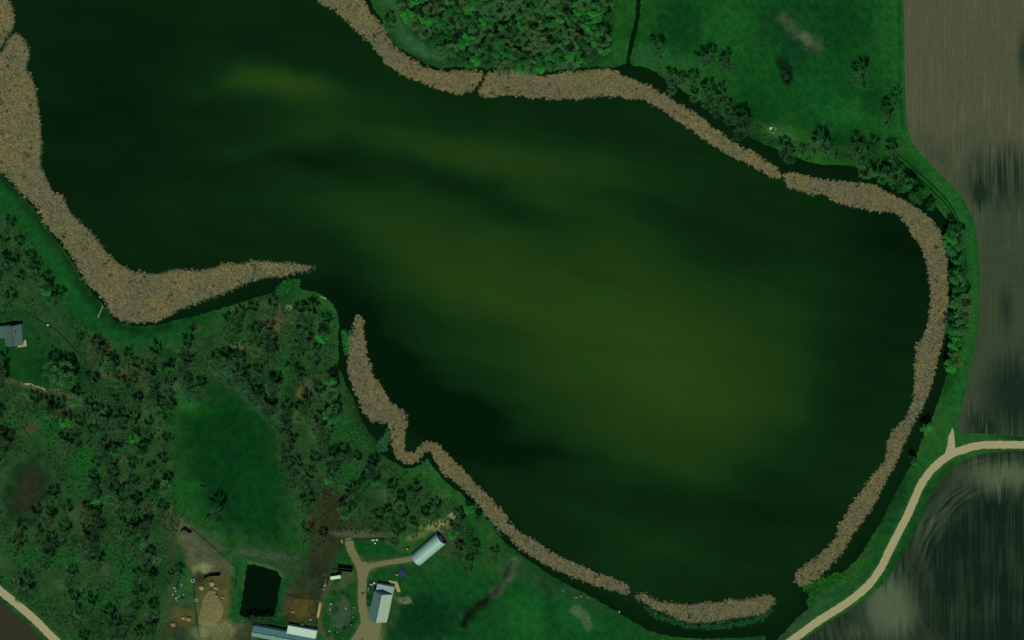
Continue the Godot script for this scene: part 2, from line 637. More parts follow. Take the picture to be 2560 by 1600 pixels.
	spotted(1975, 335, 40, 16, 30, tone(36, 84, 34), 0.8)
	streak(line([2252, -60, 2255, 200, 2262, 330, 2330, 420, 2400, 520, 2434, 640, 2434, 800, 2410, 940, 2380, 1060, 2330, 1150]), 5.5, tone(27, 82, 30), 4.0, 0.9, 1.0)
	streak(line([2247, -60, 2250, 200, 2256, 320]), 0.9, tone(8, 50, 18), 1.2, 0.7, 0.3)
	streak(line([2320, 1180, 2290, 1230, 2262, 1290, 2235, 1350, 2200, 1410, 2150, 1460, 2090, 1500, 2010, 1550, 1950, 1600]), 7.0, tone(22, 70, 29), 5.0, 0.9, 2.0)
	streak(line([2070, 1500, 2030, 1530, 1990, 1562, 1960, 1592]), 2.0, tone(50, 74, 44), 4.0, 0.6, 2.0)
	# pasture in the south with its gully
	patch(line([960, 1560, 1000, 1450, 1080, 1400, 1200, 1420, 1300, 1410, 1420, 1475, 1560, 1560, 1640, 1600, 1640, 1680, 950, 1680]), tone(13, 66, 24), 9.0, 0.9, 4.0)
	spotted(1050, 1545, 100, 60, 0, tone(4, 42, 18), 0.85)
	spotted(1330, 1545, 60, 60, 0, tone(20, 84, 28), 0.75)
	spotted(1440, 1540, 60, 34, 30, tone(18, 78, 28), 0.7)
	streak(line([1362, 1450, 1372, 1520, 1380, 1580]), 3.0, tone(10, 46, 22), 5.0, 0.7, 1.5)
	streak(line([1240, 1396, 1330, 1440, 1420, 1480, 1500, 1520]), 3.0, tone(36, 66, 38), 6.0, 0.7, 3.0)
	streak(line([1284, 1405, 1272, 1440, 1252, 1470, 1236, 1486]), 2.6, tone(74, 84, 64), 2.6, 0.8, 2.0)
	streak(line([1278, 1410, 1262, 1446, 1240, 1480, 1205, 1510, 1172, 1534, 1158, 1566]), 1.2, tone(12, 22, 11), 2.2, 0.95, 1.4)  # dark mud and the shade inside the gully, both put into these streaks
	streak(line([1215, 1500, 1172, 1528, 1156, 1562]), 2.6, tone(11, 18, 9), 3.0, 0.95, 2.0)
	spotted(1455, 1535, 16, 34, -30, tone(70, 96, 62), 0.75, 1.0)
	spotted(1010, 1500, 16, 9, 0, tone(92, 104, 74), 0.8, 1.0)
	streak(line([1235, 1300, 1225, 1350, 1235, 1400, 1250, 1430]), 1.4, tone(52, 72, 36), 2.6, 0.6, 1.0)
	# worn grass beside the driveways and roads
	for v in [[873, 1353, 879, 1375, 890, 1396, 902, 1420, 907, 1455, 905, 1490, 908, 1525, 913, 1552, 900, 1582, 884, 1610], [902, 1420, 930, 1413, 965, 1406, 1000, 1401, 1030, 1396], [908, 1400, 930, 1416, 916, 1440], [920, 1536, 950, 1548, 952, 1580, 946, 1610]]:
		streak(line(v), 3.0, tone(84, 96, 58), 2.6, 0.85, 1.2)
	for v in [[-40, 1442, 0, 1475, 79, 1540, 139, 1600, 180, 1640], [2600, 1111, 2504, 1111, 2454, 1112, 2415, 1121, 2378, 1135, 2349, 1155, 2322, 1182, 2300, 1216, 2276, 1272, 2249, 1325, 2224, 1374, 2206, 1412, 2177, 1455, 2134, 1494, 2091, 1523, 2044, 1553, 1991, 1592, 1960, 1616]]:
		streak(line(v), 3.2, tone(52, 84, 40), 1.8, 0.8, 0.8)
	# the farm yards
	patch(line([436, 1300, 446, 1292, 470, 1316, 520, 1360, 575, 1408, 592, 1422, 590, 1460, 578, 1500, 572, 1546, 600, 1552, 640, 1560, 640, 1610, 488, 1610, 492, 1560, 496, 1500, 488, 1440, 470, 1420, 462, 1370, 446, 1340]), tone(84, 78, 56), 3.0, 0.95, 1.5)
	spotted(500, 1372, 22, 56, -20, tone(66, 74, 54), 0.7)
	spotted(535, 1385, 20, 50, -30, tone(70, 66, 52), 0.7)
	spotted(508, 1420, 22, 16, 0, tone(128, 120, 86), 0.75)
	spotted(535, 1470, 42, 36, 0, tone(74, 62, 30), 0.85)
	spotted(560, 1510, 20, 40, 10, tone(88, 76, 44), 0.7)
	spotted(500, 1445, 12, 18, 0, tone(38, 34, 20), 0.8)
	spotted(560, 1575, 60, 22, 0, tone(104, 96, 64), 0.8)
	spotted(500, 1580, 34, 14, 0, tone(116, 106, 76), 0.75)
	spotted(612, 1585, 22, 40, 40, tone(44, 42, 26), 0.8)
	streak(line([428, 1310, 434, 1380, 432, 1460, 425, 1530]), 2.4, tone(56, 62, 42), 3.0, 0.75, 1.0)
	patch(line([420, 1480, 480, 1480, 490, 1560, 480, 1600, 410, 1600]), tone(48, 60, 36), 6.0, 0.8, 3.0)
	spotted(455, 1540, 34, 22, 0, tone(86, 72, 40), 0.75)
	spotted(430, 1575, 26, 24, 0, tone(52, 48, 30), 0.75)
	spotted(446, 1590, 20, 14, 0, tone(40, 46, 40), 0.7)
	spotted(448, 1480, 26, 34, 0, tone(36, 78, 40), 0.7, 1.0)
	streak(line([592, 1420, 588, 1480, 582, 1540, 592, 1552]), 3.0, tone(14, 72, 28), 3.0, 0.95, 1.0)
	streak(line([616, 1404, 660, 1412, 704, 1430, 716, 1448, 706, 1500, 700, 1540]), 3.0, tone(16, 74, 28), 3.0, 0.95, 1.0)
	streak(line([622, 1405, 662, 1414, 696, 1425, 705, 1440]), 0.7, tone(88, 98, 62), 1.4, 0.8, 0.6)
	patch(line([600, 1362, 680, 1370, 760, 1380, 790, 1400, 780, 1440, 720, 1440, 690, 1420, 640, 1400, 596, 1395]), tone(38, 62, 36), 5.0, 0.8, 3.0)
	spotted(660, 1385, 70, 9, 6, tone(66, 82, 58), 0.55, 1.0)
	patch(line([800, 1190, 830, 1230, 860, 1280, 880, 1300, 960, 1320, 970, 1345, 880, 1345, 850, 1370, 835, 1420, 820, 1450, 812, 1500, 800, 1560, 720, 1560, 706, 1530, 712, 1480, 726, 1470, 770, 1430, 770, 1330, 790, 1260]), tone(46, 44, 26), 4.0, 0.9, 3.0)
	spotted(835, 1270, 26, 44, 10, tone(40, 40, 22), 0.8)
	spotted(850, 1298, 40, 20, 0, tone(48, 46, 26), 0.8)
	spotted(772, 1305, 8, 13, 0, tone(74, 58, 34), 0.7)
	spotted(900, 1334, 60, 10, 2, tone(82, 76, 58), 0.75)
	spotted(750, 1520, 36, 26, 0, tone(84, 66, 32), 0.85)
	spotted(725, 1490, 14, 30, 20, tone(58, 54, 38), 0.8)
	spotted(790, 1440, 30, 40, 0, tone(30, 38, 22), 0.7)
	spotted(770, 1460, 24, 18, 0, tone(44, 58, 34), 0.7)
	patch(line([880, 1352, 960, 1350, 990, 1362, 1024, 1380, 1026, 1392, 960, 1404, 915, 1402, 890, 1378]), tone(12, 66, 22), 3.0, 0.95, 1.5)
	spotted(950, 1395, 50, 9, -4, tone(36, 70, 30), 0.7)
	patch(line([868, 1358, 878, 1390, 884, 1420, 880, 1450, 862, 1465, 826, 1450, 838, 1410, 848, 1380]), tone(20, 66, 26), 3.0, 0.9, 1.5)
	spotted(868, 1440, 20, 20, 0, tone(70, 80, 42), 0.7)
	spotted(850, 1465, 26, 10, -20, tone(76, 70, 42), 0.6)
	patch(line([920, 1424, 970, 1412, 1030, 1400, 1080, 1404, 1060, 1440, 1010, 1450, 945, 1450, 918, 1500, 914, 1470]), tone(20, 64, 24), 3.0, 0.9, 1.5)
	spotted(852, 1530, 44, 62, 0, tone(12, 66, 22), 0.95)
	spotted(852, 1528, 28, 38, -10, tone(60, 74, 54), 0.75, 1.0)
	spotted(838, 1525, 8, 12, 20, tone(20, 52, 26), 0.8)
	spotted(1090, 1312, 34, 12, -14, tone(126, 112, 72), 0.85, 0.6)
	spotted(1050, 1336, 30, 8, -20, tone(98, 96, 60), 0.8)
	streak(line([1096, 1330, 1118, 1322, 1138, 1306]), 1.2, tone(120, 110, 74), 1.6, 0.8, 0.5)
	spotted(1130, 1290, 12, 7, 0, tone(138, 128, 104), 0.8, 1.0)
	spotted(1130, 1350, 30, 40, 0, tone(58, 62, 44), 0.6, 1.0)
	streak(line([985, 1480, 990, 1520, 975, 1560]), 2.0, tone(50, 78, 34), 4.0, 0.7, 1.0)


func build_ground() -> void:
	var xs := PackedFloat32Array()
	var zs := PackedFloat32Array()
	var far := [9000.0, 6500.0, 4600.0, 3300.0, 2400.0, 1800.0, 1350.0, 1050.0, 840.0, 690.0, 590.0, 520.0, 470.0, 440.0]
	for f in far:
		xs.append(-f)
	for i in NX:
		xs.append(GX + i * GRID)
	var back := far.duplicate()
	back.reverse()
	for f in back:
		xs.append(f)
	for f in far:
		zs.append(-f + (140.0 if f < 700.0 else 0.0))
	for j in NZ:
		zs.append(GZ + j * GRID)
	for f in back:
		zs.append(f - (140.0 if f < 700.0 else 0.0))
	var m := xs.size()
	var n := zs.size()
	var edge := far.size()
	var k := {"v": PackedVector3Array(), "n": PackedVector3Array(), "uv": PackedVector2Array(), "c": PackedColorArray(), "i": PackedInt32Array()}
	var gain := 1.0 / 0.405
	for j in n:
		for i in m:
			var gi := i - edge
			var gj := j - edge
			var x := xs[i]
			var z := zs[j]
			var y := 0.0
			var c := Color.BLACK
			var nn := Vector3.UP
			if gi >= 0 and gj >= 0 and gi < NX and gj < NZ:
				var q := gj * NX + gi
				y = heights[q]
				c = paint[q]
				if gi > 0 and gj > 0 and gi < NX - 1 and gj < NZ - 1:
					nn = Vector3(heights[q - 1] - heights[q + 1], 2.0 * GRID, heights[q - NX] - heights[q + NX]).normalized()
			else:
				y = swell(x, z)
				c = land_base(x, z)
				var w := shore[clampi(gj, 0, NZ - 1) * NX + clampi(gi, 0, NX - 1)]
				if w < 0.0 and x > -560.0 and z > -420.0 and z < 0.0:
					y = WATER - 1.8
			k.v.append(Vector3(x, y, z))
			k.n.append(nn)
			k.uv.append(Vector2(x, z) / 48.0)
			k.c.append(stored(Color(c.r * gain, c.g * gain, c.b * gain)))
	for j in n - 1:
		for i in m - 1:
			var q := j * m + i
			k.i.append_array(PackedInt32Array([q, q + 1, q + m + 1, q, q + m + 1, q + m]))
	var mat := look("land", Color.WHITE, 0.95, 0.15, 0.0, true)
	mat.vertex_color_is_srgb = true
	mat.albedo_texture = grain(5, 0.035, 0.56, 1024, 6)
	mat.detail_enabled = true
	mat.detail_blend_mode = BaseMaterial3D.BLEND_MODE_MUL
	mat.detail_uv_layer = BaseMaterial3D.DETAIL_UV_1
	mat.detail_albedo = grain(8, 0.012, 0.8, 512, 3)
	var o := part("ground", commit(k), mat, self)
	tag(o, "green grassland and woodland floor all around the lake", "ground", "", "structure")


# ---- water: the lake's green cloudy water, dark where it is clear
func algae(x: float, y: float) -> float:
	# x, y in map steps; soft clouds of suspended algae as they drift in the lake
	var p := at(x, y)
	var warp := 46.0 * soft.get_noise_2d(p.x * 0.9 + 70.0, p.y * 0.9)
	var wx := x + warp
	var wy := y + 34.0 * soft.get_noise_2d(p.x * 0.8, p.y * 0.8 + 190.0)
	var t := 0.185
	for b in CLOUDS:
		var a: float = deg_to_rad(b[4])
		var dx: float = wx - b[0]
		var dy: float = wy - b[1]
		var u: float = (dx * cos(a) + dy * sin(a)) / b[2]
		var w: float = (-dx * sin(a) + dy * cos(a)) / b[3]
		var e := u * u + w * w
		if e < 6.0:
			t += b[5] * exp(-e)
	var thread := soft.get_noise_2d(p.x * 0.7 + p.y * 0.5, (p.y - p.x * 0.25) * 3.2)
	return clampf(t + thread * 0.10, 0.0, 1.0)


const CLOUDS := [[1620, 890, 600, 320, 26, 0.46], [1700, 980, 300, 190, 20, 0.26], [1500, 700, 330, 130, 15, 0.16], [1080, 640, 300, 110, 25, 0.22], [1180, 720, 260, 80, 35, 0.12],
	[690, 200, 130, 34, 6, 0.42], [820, 225, 200, 40, 14, 0.22], [560, 215, 130, 24, -4, 0.14], [640, 350, 150, 28, -10, 0.22], [900, 320, 260, 50, 16, 0.26], [1230, 410, 260, 70, 12, 0.30], [1560, 440, 260, 80, 8, 0.22], [980, 420, 130, 26, 14, 0.14], [760, 520, 320, 60, 4, 0.12], [1000, 140, 120, 60, 40, 0.10],
	[1130, 470, 220, 34, 18, -0.22], [840, 395, 170, 26, 10, -0.18], [1100, 1010, 140, 56, 14, -0.36], [1210, 1030, 110, 34, 26, -0.26], [1370, 1145, 130, 28, 10, -0.30], [1180, 1110, 160, 60, 20, -0.34], [960, 900, 130, 70, 55, -0.30], [2260, 620, 150, 260, -20, -0.16], [2140, 1000, 120, 220, 10, -0.20], [1700, 1270, 300, 44, 4, -0.14], [1930, 1230, 140, 130, 20, -0.22], [1600, 1440, 260, 90, 6, 0.10], [1560, 1340, 200, 50, 20, 0.10], [1480, 480, 90, 30, 10, -0.10], [1480, 690, 120, 26, 20, -0.12],
	[860, 760, 70, 120, -20, -0.22], [250, 250, 260, 300, 0, -0.10], [1700, 520, 240, 60, 30, -0.14], [2000, 760, 80, 170, 0, 0.08]]


func build_water() -> void:
	var step := 3.6
	var x0 := -560.0
	var z0 := -420.0
	var nx := 300
	var nz := 190
	var k := {"v": PackedVector3Array(), "n": PackedVector3Array(), "c": PackedColorArray(), "i": PackedInt32Array()}
	var at_vertex := {}
	var clear := tone(6, 26, 7)
	var middle := tone(17, 47, 15)
	var cloudy := tone(38, 68, 19)
	for j in nz:
		for i in nx:
			var x := x0 + i * step
			var z := z0 + j * step
			if x > 420.0 or z > 276.0:
				continue
			var e := shore_at(x, z) if x > GX and z > GZ else -20.0
			if e > 5.5:
				continue
			var mx := x / STEP + 1280.0
			var my := z / STEP + 800.0
			if mx > 560 and mx < 740 and my > 1380 and my < 1580:
				continue
			var t := algae(mx, my) * clampf(0.25 - e / 26.0, 0.25, 1.0)
			var c := clear.lerp(middle, minf(t * 2.4, 1.0)).lerp(cloudy, clampf((t - 0.38) / 0.5, 0.0, 1.0))
			at_vertex[j * nx + i] = k.v.size()
			k.v.append(Vector3(x, WATER, z))
			k.n.append(Vector3.UP)
			k.c.append(stored(c))
	for j in nz - 1:
		for i in nx - 1:
			var q := j * nx + i
			if at_vertex.has(q) and at_vertex.has(q + 1) and at_vertex.has(q + nx) and at_vertex.has(q + nx + 1):
				k.i.append_array(PackedInt32Array([at_vertex[q], at_vertex[q + 1], at_vertex[q + nx + 1], at_vertex[q], at_vertex[q + nx + 1], at_vertex[q + nx]]))
	var mat := look("lake water", Color.WHITE, 0.07, 0.15, 0.0, true)
	mat.vertex_color_is_srgb = true
	var o := part("lake_water", commit(k), mat, self)
	tag(o, "dark green lake water with paler olive clouds of algae", "lake", "", "structure")
	var grown: PackedVector2Array = Geometry2D.offset_polygon(pond_outline(), 3.0)[0]
	var pond := sheet("pond_water", grown, WATER, look("pond water", tone(6, 21, 5), 0.06, 0.15), 12.0, Rect2(0, 0, 20, 20), true)
	tag(pond, "dark rectangular pond between the farm yards", "pond", "", "structure")


# ---- ploughed fields
func field_image(x0: float, y0: float, x1: float, y1: float, w: int, h: int, east: bool) -> ImageTexture:
	var row := FastNoiseLite.new()
	set_noise(row, 71, 1.0, 3)
	var data := PackedByteArray()
	data.resize(w * h * 3)
	var c_a := Color8(80, 84, 60)
	var c_b := Color8(56, 70, 48)
	for j in h:
		var y := lerpf(y0, y1, (j + 0.5) / h)
		for i in w:
			var x := lerpf(x0, x1, (i + 0.5) / w)
			var s1 := row.get_noise_2d(x * 0.16, y * 0.004)
			var s2 := row.get_noise_2d(x * 0.045 + 40.0, y * 0.003)
			var s3 := row.get_noise_2d(x * 0.5, y * 0.03 + 90.0)
			var s4 := row.get_noise_2d(x * 0.012 + 9.0, y * 0.007)
			var c: Color
			if east:
				c = c_a.lerp(c_b, clampf((y - 260.0) / 320.0 + s4 * 0.5, 0.0, 1.0))
				c = c.lerp(Color8(102, 100, 73), clampf(s1 * 0.7 + s2 * 0.5 - 0.15, 0.0, 0.55) * clampf(1.4 - y / 700.0, 0.35, 1.0))
				var yy := y + 34.0 * s1
				var d := maxf(0.0, 1.0 - sqrt(pow((x - 2500.0) / 110.0, 2) + pow((yy - 450.0) / 100.0, 2)))
				d = d * clampf(0.75 + s1 * 2.2 + s2, 0.0, 1.6)
				d += 1.5 * maxf(0.0, 1.0 - sqrt(pow((x - 2448.0) / 22.0, 2) + pow((yy - 482.0) / 42.0, 2)))
				d += maxf(0.0, 1.0 - sqrt(pow((x - 2515.0) / 24.0, 2) + pow((yy - 770.0) / 70.0, 2))) * 0.7
				var low := maxf(0.0, 1.0 - sqrt(pow((x - 2545.0) / 110.0, 2) + pow((y + 60.0 * s1 - 985.0) / 125.0, 2)))
				low = maxf(low, maxf(0.0, 1.0 - sqrt(pow((x - 2460.0) / 60.0, 2) + pow((y + 60.0 * s1 - 1062.0) / 40.0, 2))))
				d += low * 1.5
				d += clampf((x - 2540.0) / 14.0, 0.0, 1.0) * clampf(1.0 - absf(y - 140.0) / 90.0, 0.0, 1.0) * 0.7
				c = c.lerp(Color8(24, 42, 29), clampf(d, 0.0, 0.93))
			else:
				var dx := x - 2530.0
				var dy := y - 1428.0
				var r := sqrt(dx * dx + dy * dy)
				var a := atan2(dy, dx)
				var arc := row.get_noise_2d(r * 0.075, a * 1.9)
				var bend := clampf((r - 175.0) / 60.0, 0.0, 1.0) * clampf((40.0 - dx) / 120.0, 0.0, 1.0) * clampf((60.0 - dy) / 160.0, 0.0, 1.0)
				var st := lerpf(s1, arc, bend)
				c = Color8(20, 36, 24).lerp(Color8(48, 64, 44), clampf(0.2 + st * 0.7 + s2 * 0.6 + s4 * 0.5, 0.0, 1.0) * 0.8)
				c = c.lerp(Color8(46, 60, 42), clampf((r - 200.0) / 60.0, 0.0, 1.0) * clampf((70.0 - dx) / 120.0, 0.0, 1.0) * clampf(0.75 + arc * 0.9, 0.0, 1.0) * 0.8)
				var yy := y + 26.0 * s1 + 34.0 * s2
				var pale := maxf(0.0, 1.25 - sqrt(pow((x - 2515.0) / 130.0, 2) + pow((yy - 1190.0) / 48.0, 2)))
				pale = maxf(pale, bend * clampf(1.15 - absf(r - 222.0 + 40.0 * arc + 40.0 * s4) / 46.0, 0.0, 1.0) * clampf(0.55 + arc * 1.2, 0.0, 1.0) * clampf((-dx - 60.0) / 80.0, 0.0, 1.0) * 0.75)
				pale = maxf(pale, 1.5 - sqrt(pow((x - 2225.0 + 18.0 * s4) / 58.0, 2) + pow((yy - 1520.0) / 74.0, 2)))
				pale = maxf(pale, (0.9 - sqrt(pow((x - 2110.0) / 80.0, 2) + pow((y - 1580.0) / 40.0, 2))) * clampf(0.5 + s2, 0.0, 1.0))
				c = c.lerp(Color8(82, 98, 68), clampf(pale, 0.0, 0.92))
				c = c.lerp(Color8(58, 66, 40), clampf(1.0 - absf(r - 282.0) / 9.0, 0.0, 1.0) * bend * 0.6)
			var f := 1.0 + s3 * 0.13 + s1 * 0.05
			var q := (j * w + i) * 3
			data[q] = clampi(int(c.r * 255.0 * f), 0, 255)
			data[q + 1] = clampi(int(c.g * 255.0 * f), 0, 255)
			data[q + 2] = clampi(int(c.b * 255.0 * f), 0, 255)
	return ImageTexture.create_from_image(Image.create_from_data(w, h, false, Image.FORMAT_RGB8, data))


func field_look(key: String, t: Texture2D) -> StandardMaterial3D:
	var m := look(key, Color(0.86, 0.86, 0.86), 0.97, 0.1)
	m.albedo_texture = t
	m.texture_repeat = false
	return m


func build_fields() -> void:
	var e := line([2257, -180, 2258, 0, 2261, 66, 2262, 165, 2266, 281, 2270, 324, 2284, 360, 2322, 406, 2372, 456, 2408, 495, 2431, 542, 2444, 598, 2449, 681, 2447, 747, 2446, 815, 2438, 866, 2425, 916, 2415, 975, 2401, 1025, 2392, 1064, 2400, 1082, 2454, 1083, 2560, 1092, 2700, 1094, 2700, -180])
	var a := at(2240, -180)
	var b := at(2700, 1100)
	var o := sheet("ploughed_field", e, 0.12, field_look("east field soil", field_image(2240, -180, 2700, 1100, 400, 1100, true)), 12.0, Rect2(a, b - a))
	tag(o, "taupe ploughed field east of the lake with dark damp streaks", "field", "", "structure")
	var s := line([2700, 1126, 2560, 1128, 2500, 1129, 2450, 1136, 2410, 1150, 2375, 1172, 2350, 1200, 2330, 1235, 2308, 1285, 2285, 1335, 2262, 1380, 2238, 1420, 2208, 1458, 2168, 1494, 2120, 1528, 2060, 1563, 2008, 1600, 1960, 1640, 1960, 1760, 2700, 1760])
	a = at(1950, 1110)
	b = at(2700, 1760)
	o = sheet("ploughed_field", s, 0.12, field_look("south field soil", field_image(1950, 1110, 2700, 1760, 640, 560, false)), 12.0, Rect2(a, b - a))
	tag(o, "nearly black ploughed field inside the road bend with pale grey streaks", "field", "", "structure")
	var m := look("west field soil", tone(66, 58, 42), 0.97, 0.1)
	m.albedo_texture = grain(44, 0.05, 0.7)
	o = sheet("ploughed_field", line([-200, 1320, -60, 1462, 0, 1504, 40, 1536, 80, 1572, 118, 1612, 200, 1700, -200, 1700]), 0.12, m, 12.0)
	tag(o, "brown ploughed corner south-west of the gravel road", "field", "", "structure")


func build_roads() -> void:
	var gravel := look("gravel", tone(160, 156, 112, 1.0), 0.95, 0.15)
	gravel.albedo_texture = grain(91, 0.06, 0.84)
	var main := smooth(line([2760, 1112, 2640, 1111, 2560, 1111, 2504, 1111, 2454, 1112, 2415, 1121, 2378, 1135, 2349, 1155, 2322, 1182, 2300, 1216, 2276, 1272, 2249, 1325, 2224, 1374, 2206, 1412, 2177, 1455, 2134, 1494, 2091, 1523, 2044, 1553, 1991, 1592, 1940, 1630, 1860, 1700]), false, 3)
	var o := sheet("road", ribbon(main, 2.9), 0.16, gravel, 8.0)
	tag(o, "pale gravel road bending round the south-east corner of the lake", "road", "", "structure")
	o = sheet("road", line([2380, 1068, 2384, 1074, 2387, 1100, 2388, 1118, 2396, 1126, 2372, 1142, 2352, 1150, 2362, 1134, 2369, 1112, 2371, 1090, 2377, 1080]), 0.14, gravel, 8.0)
	tag(o, "short gravel spur leading north from the road bend", "road", "", "structure")
	o = sheet("road", ribbon(smooth(line([-180, 1330, -80, 1408, 0, 1475, 79, 1540, 139, 1600, 240, 1700]), false, 3), 2.9), 0.16, gravel, 8.0)
	tag(o, "pale gravel road crossing the south-west corner of the woods", "road", "", "structure")
	var dirt := look("packed dirt", tone(118, 118, 78, 1.0), 0.96, 0.1)
	dirt.albedo_texture = grain(57, 0.03, 0.74)
	o = sheet("driveway", ribbon(smooth(line([873, 1353, 879, 1375, 890, 1396, 902, 1420, 907, 1455, 905, 1490, 908, 1525, 913, 1552, 900, 1582, 884, 1610, 870, 1650]), false, 3), 3.0), 0.10, dirt, 6.0)
	tag(o, "dirt driveway running south through the farm yard", "driveway", "", "structure")
	o = sheet("driveway", ribbon(smooth(line([902, 1420, 930, 1413, 965, 1406, 1000, 1401, 1030, 1396]), false, 3), 1.9), 0.07, dirt, 6.0)
	tag(o, "dirt branch of the driveway leading to the arched barn", "driveway", "", "structure")
	o = sheet("yard", line([906, 1404, 914, 1402, 926, 1408, 944, 1412, 928, 1420, 920, 1436, 916, 1456, 898, 1440, 896, 1420]), 0.13, dirt, 6.0)
	tag(o, "bare dirt fork where the farm driveways meet", "yard", "", "structure")
	o = sheet("yard", line([920, 1538, 936, 1546, 956, 1548, 952, 1570, 946, 1610, 940, 1660, 915, 1660, 908, 1592, 896, 1606, 884, 1606, 904, 1566]), 0.13, dirt, 6.0)
	tag(o, "bare dirt apron south of the gabled barn", "yard", "", "structure")
	var worn := look("worn track", tone(82, 86, 56), 0.96, 0.1)
	worn.albedo_texture = grain(58, 0.03, 0.72)
	o = sheet("driveway", ribbon(smooth(line([830, 1450, 815, 1478, 803, 1510, 800, 1555, 810, 1585, 838, 1606, 860, 1650]), false, 3), 1.7), 0.08, worn, 6.0)
	tag(o, "worn grassy driveway round the west of the oval yard island", "driveway", "", "structure")
	var rut := look("wheel ruts", tone(9, 34, 14), 0.96, 0.1)
	for side in [0, 1]:
		var off: float = side * 7.0
		o = sheet("farm_track", ribbon(smooth(line([2239 - off, 378 + off, 2289 - off, 424 + off, 2339 - off, 470 + off, 2373 - off, 508 + off * 0.5, 2397 - off, 555, 2410 - off, 620, 2417 - off, 680]), false, 3), 0.42), 0.05, rut, 8.0)
		tag(o, "dark wheel rut along the east shore grass, " + ("nearer the field" if side == 0 else "nearer the lake"), "track", "", "structure")
	o = sheet("farm_track", ribbon(smooth(line([80, 788, 110, 806, 140, 824, 165, 845, 185, 868, 205, 888]), false, 3), 0.32), 0.05, rut, 8.0)
	tag(o, "thin dark footpath curving round the house lawn", "path", "", "structure")
	o = sheet("farm_track", ribbon(line([207, 1255, 206, 1320, 203, 1392]), 0.9), 0.05, look("bare strip", tone(70, 62, 36), 0.96, 0.1), 8.0)
	tag(o, "straight brown strip through the south-west woods", "path", "", "structure")


# ---------------------------------------------------------------- reeds and other low growth

func reed_clump() -> ArrayMesh:
	var k := kit()
	var r := RandomNumberGenerator.new()
	r.seed = 5
	for i in 15:
		var a := r.randf_range(0, TAU)
		var d := Vector3(cos(a), 0, sin(a))
		var lean := r.randf_range(0.25, 1.0)
		var h := r.randf_range(0.9, 1.9)
		var foot := d * r.randf_range(0.0, 0.45)
		var top := foot + d * lean + Vector3(0, h, 0)
		var side := Vector3(-d.z, 0, d.x).rotated(Vector3.UP, r.randf_range(-0.9, 0.9)) * r.randf_range(0.07, 0.15)
		tri(k, foot - side, top, foot + side)
		tri(k, foot + Vector3(0, h * 0.55, 0) + d * lean * 0.4 - side, top + d * 0.35 - Vector3(0, 0.25, 0), foot + Vector3(0, h * 0.55, 0) + d * lean * 0.4 + side)
	return commit(k)


func weed_clump() -> ArrayMesh:
	var k := kit()
	var r := RandomNumberGenerator.new()
	r.seed = 9
	for i in 16:
		var a := r.randf_range(0, TAU)
		var d := Vector3(cos(a), 0, sin(a))
		var c := d * r.randf_range(0.1, 0.7) + Vector3(0, r.randf_range(0.1, 0.75), 0)
		var side := Vector3(-d.z, r.randf_range(-0.3, 0.3), d.x) * r.randf_range(0.12, 0.26)
		var out := (d + Vector3(0, r.randf_range(-0.3, 0.7), 0)).normalized() * r.randf_range(0.25, 0.5)
		quad(k, c - out, c - side, c + out, c + side)
	return commit(k)


# places for clumps inside an outline
func sown(outline: PackedVector2Array, gap: float, ragged: float) -> Array:
	var lo := outline[0]
	var hi := outline[0]
	for p in outline:
		lo = lo.min(p)
		hi = hi.max(p)
	lo = lo.max(Vector2(-402, -256))
	hi = hi.min(Vector2(402, 262))
	var out := []
	var z := lo.y
	while z < hi.y:
		var x := lo.x
		while x < hi.x:
			var p := Vector2(x + rng.randf_range(-gap, gap) * 0.5, z + rng.randf_range(-gap, gap) * 0.5)
			var q := p + Vector2(fine.get_noise_2d(p.x * 4.0, p.y * 4.0), fine.get_noise_2d(p.x * 4.0 + 500.0, p.y * 4.0)) * ragged
			if Geometry2D.is_point_in_polygon(q, outline) and Geometry2D.is_point_in_polygon(q + Vector2(0.013, 0.017), outline):
				out.append(p)
			x += gap
		z += gap
	return out


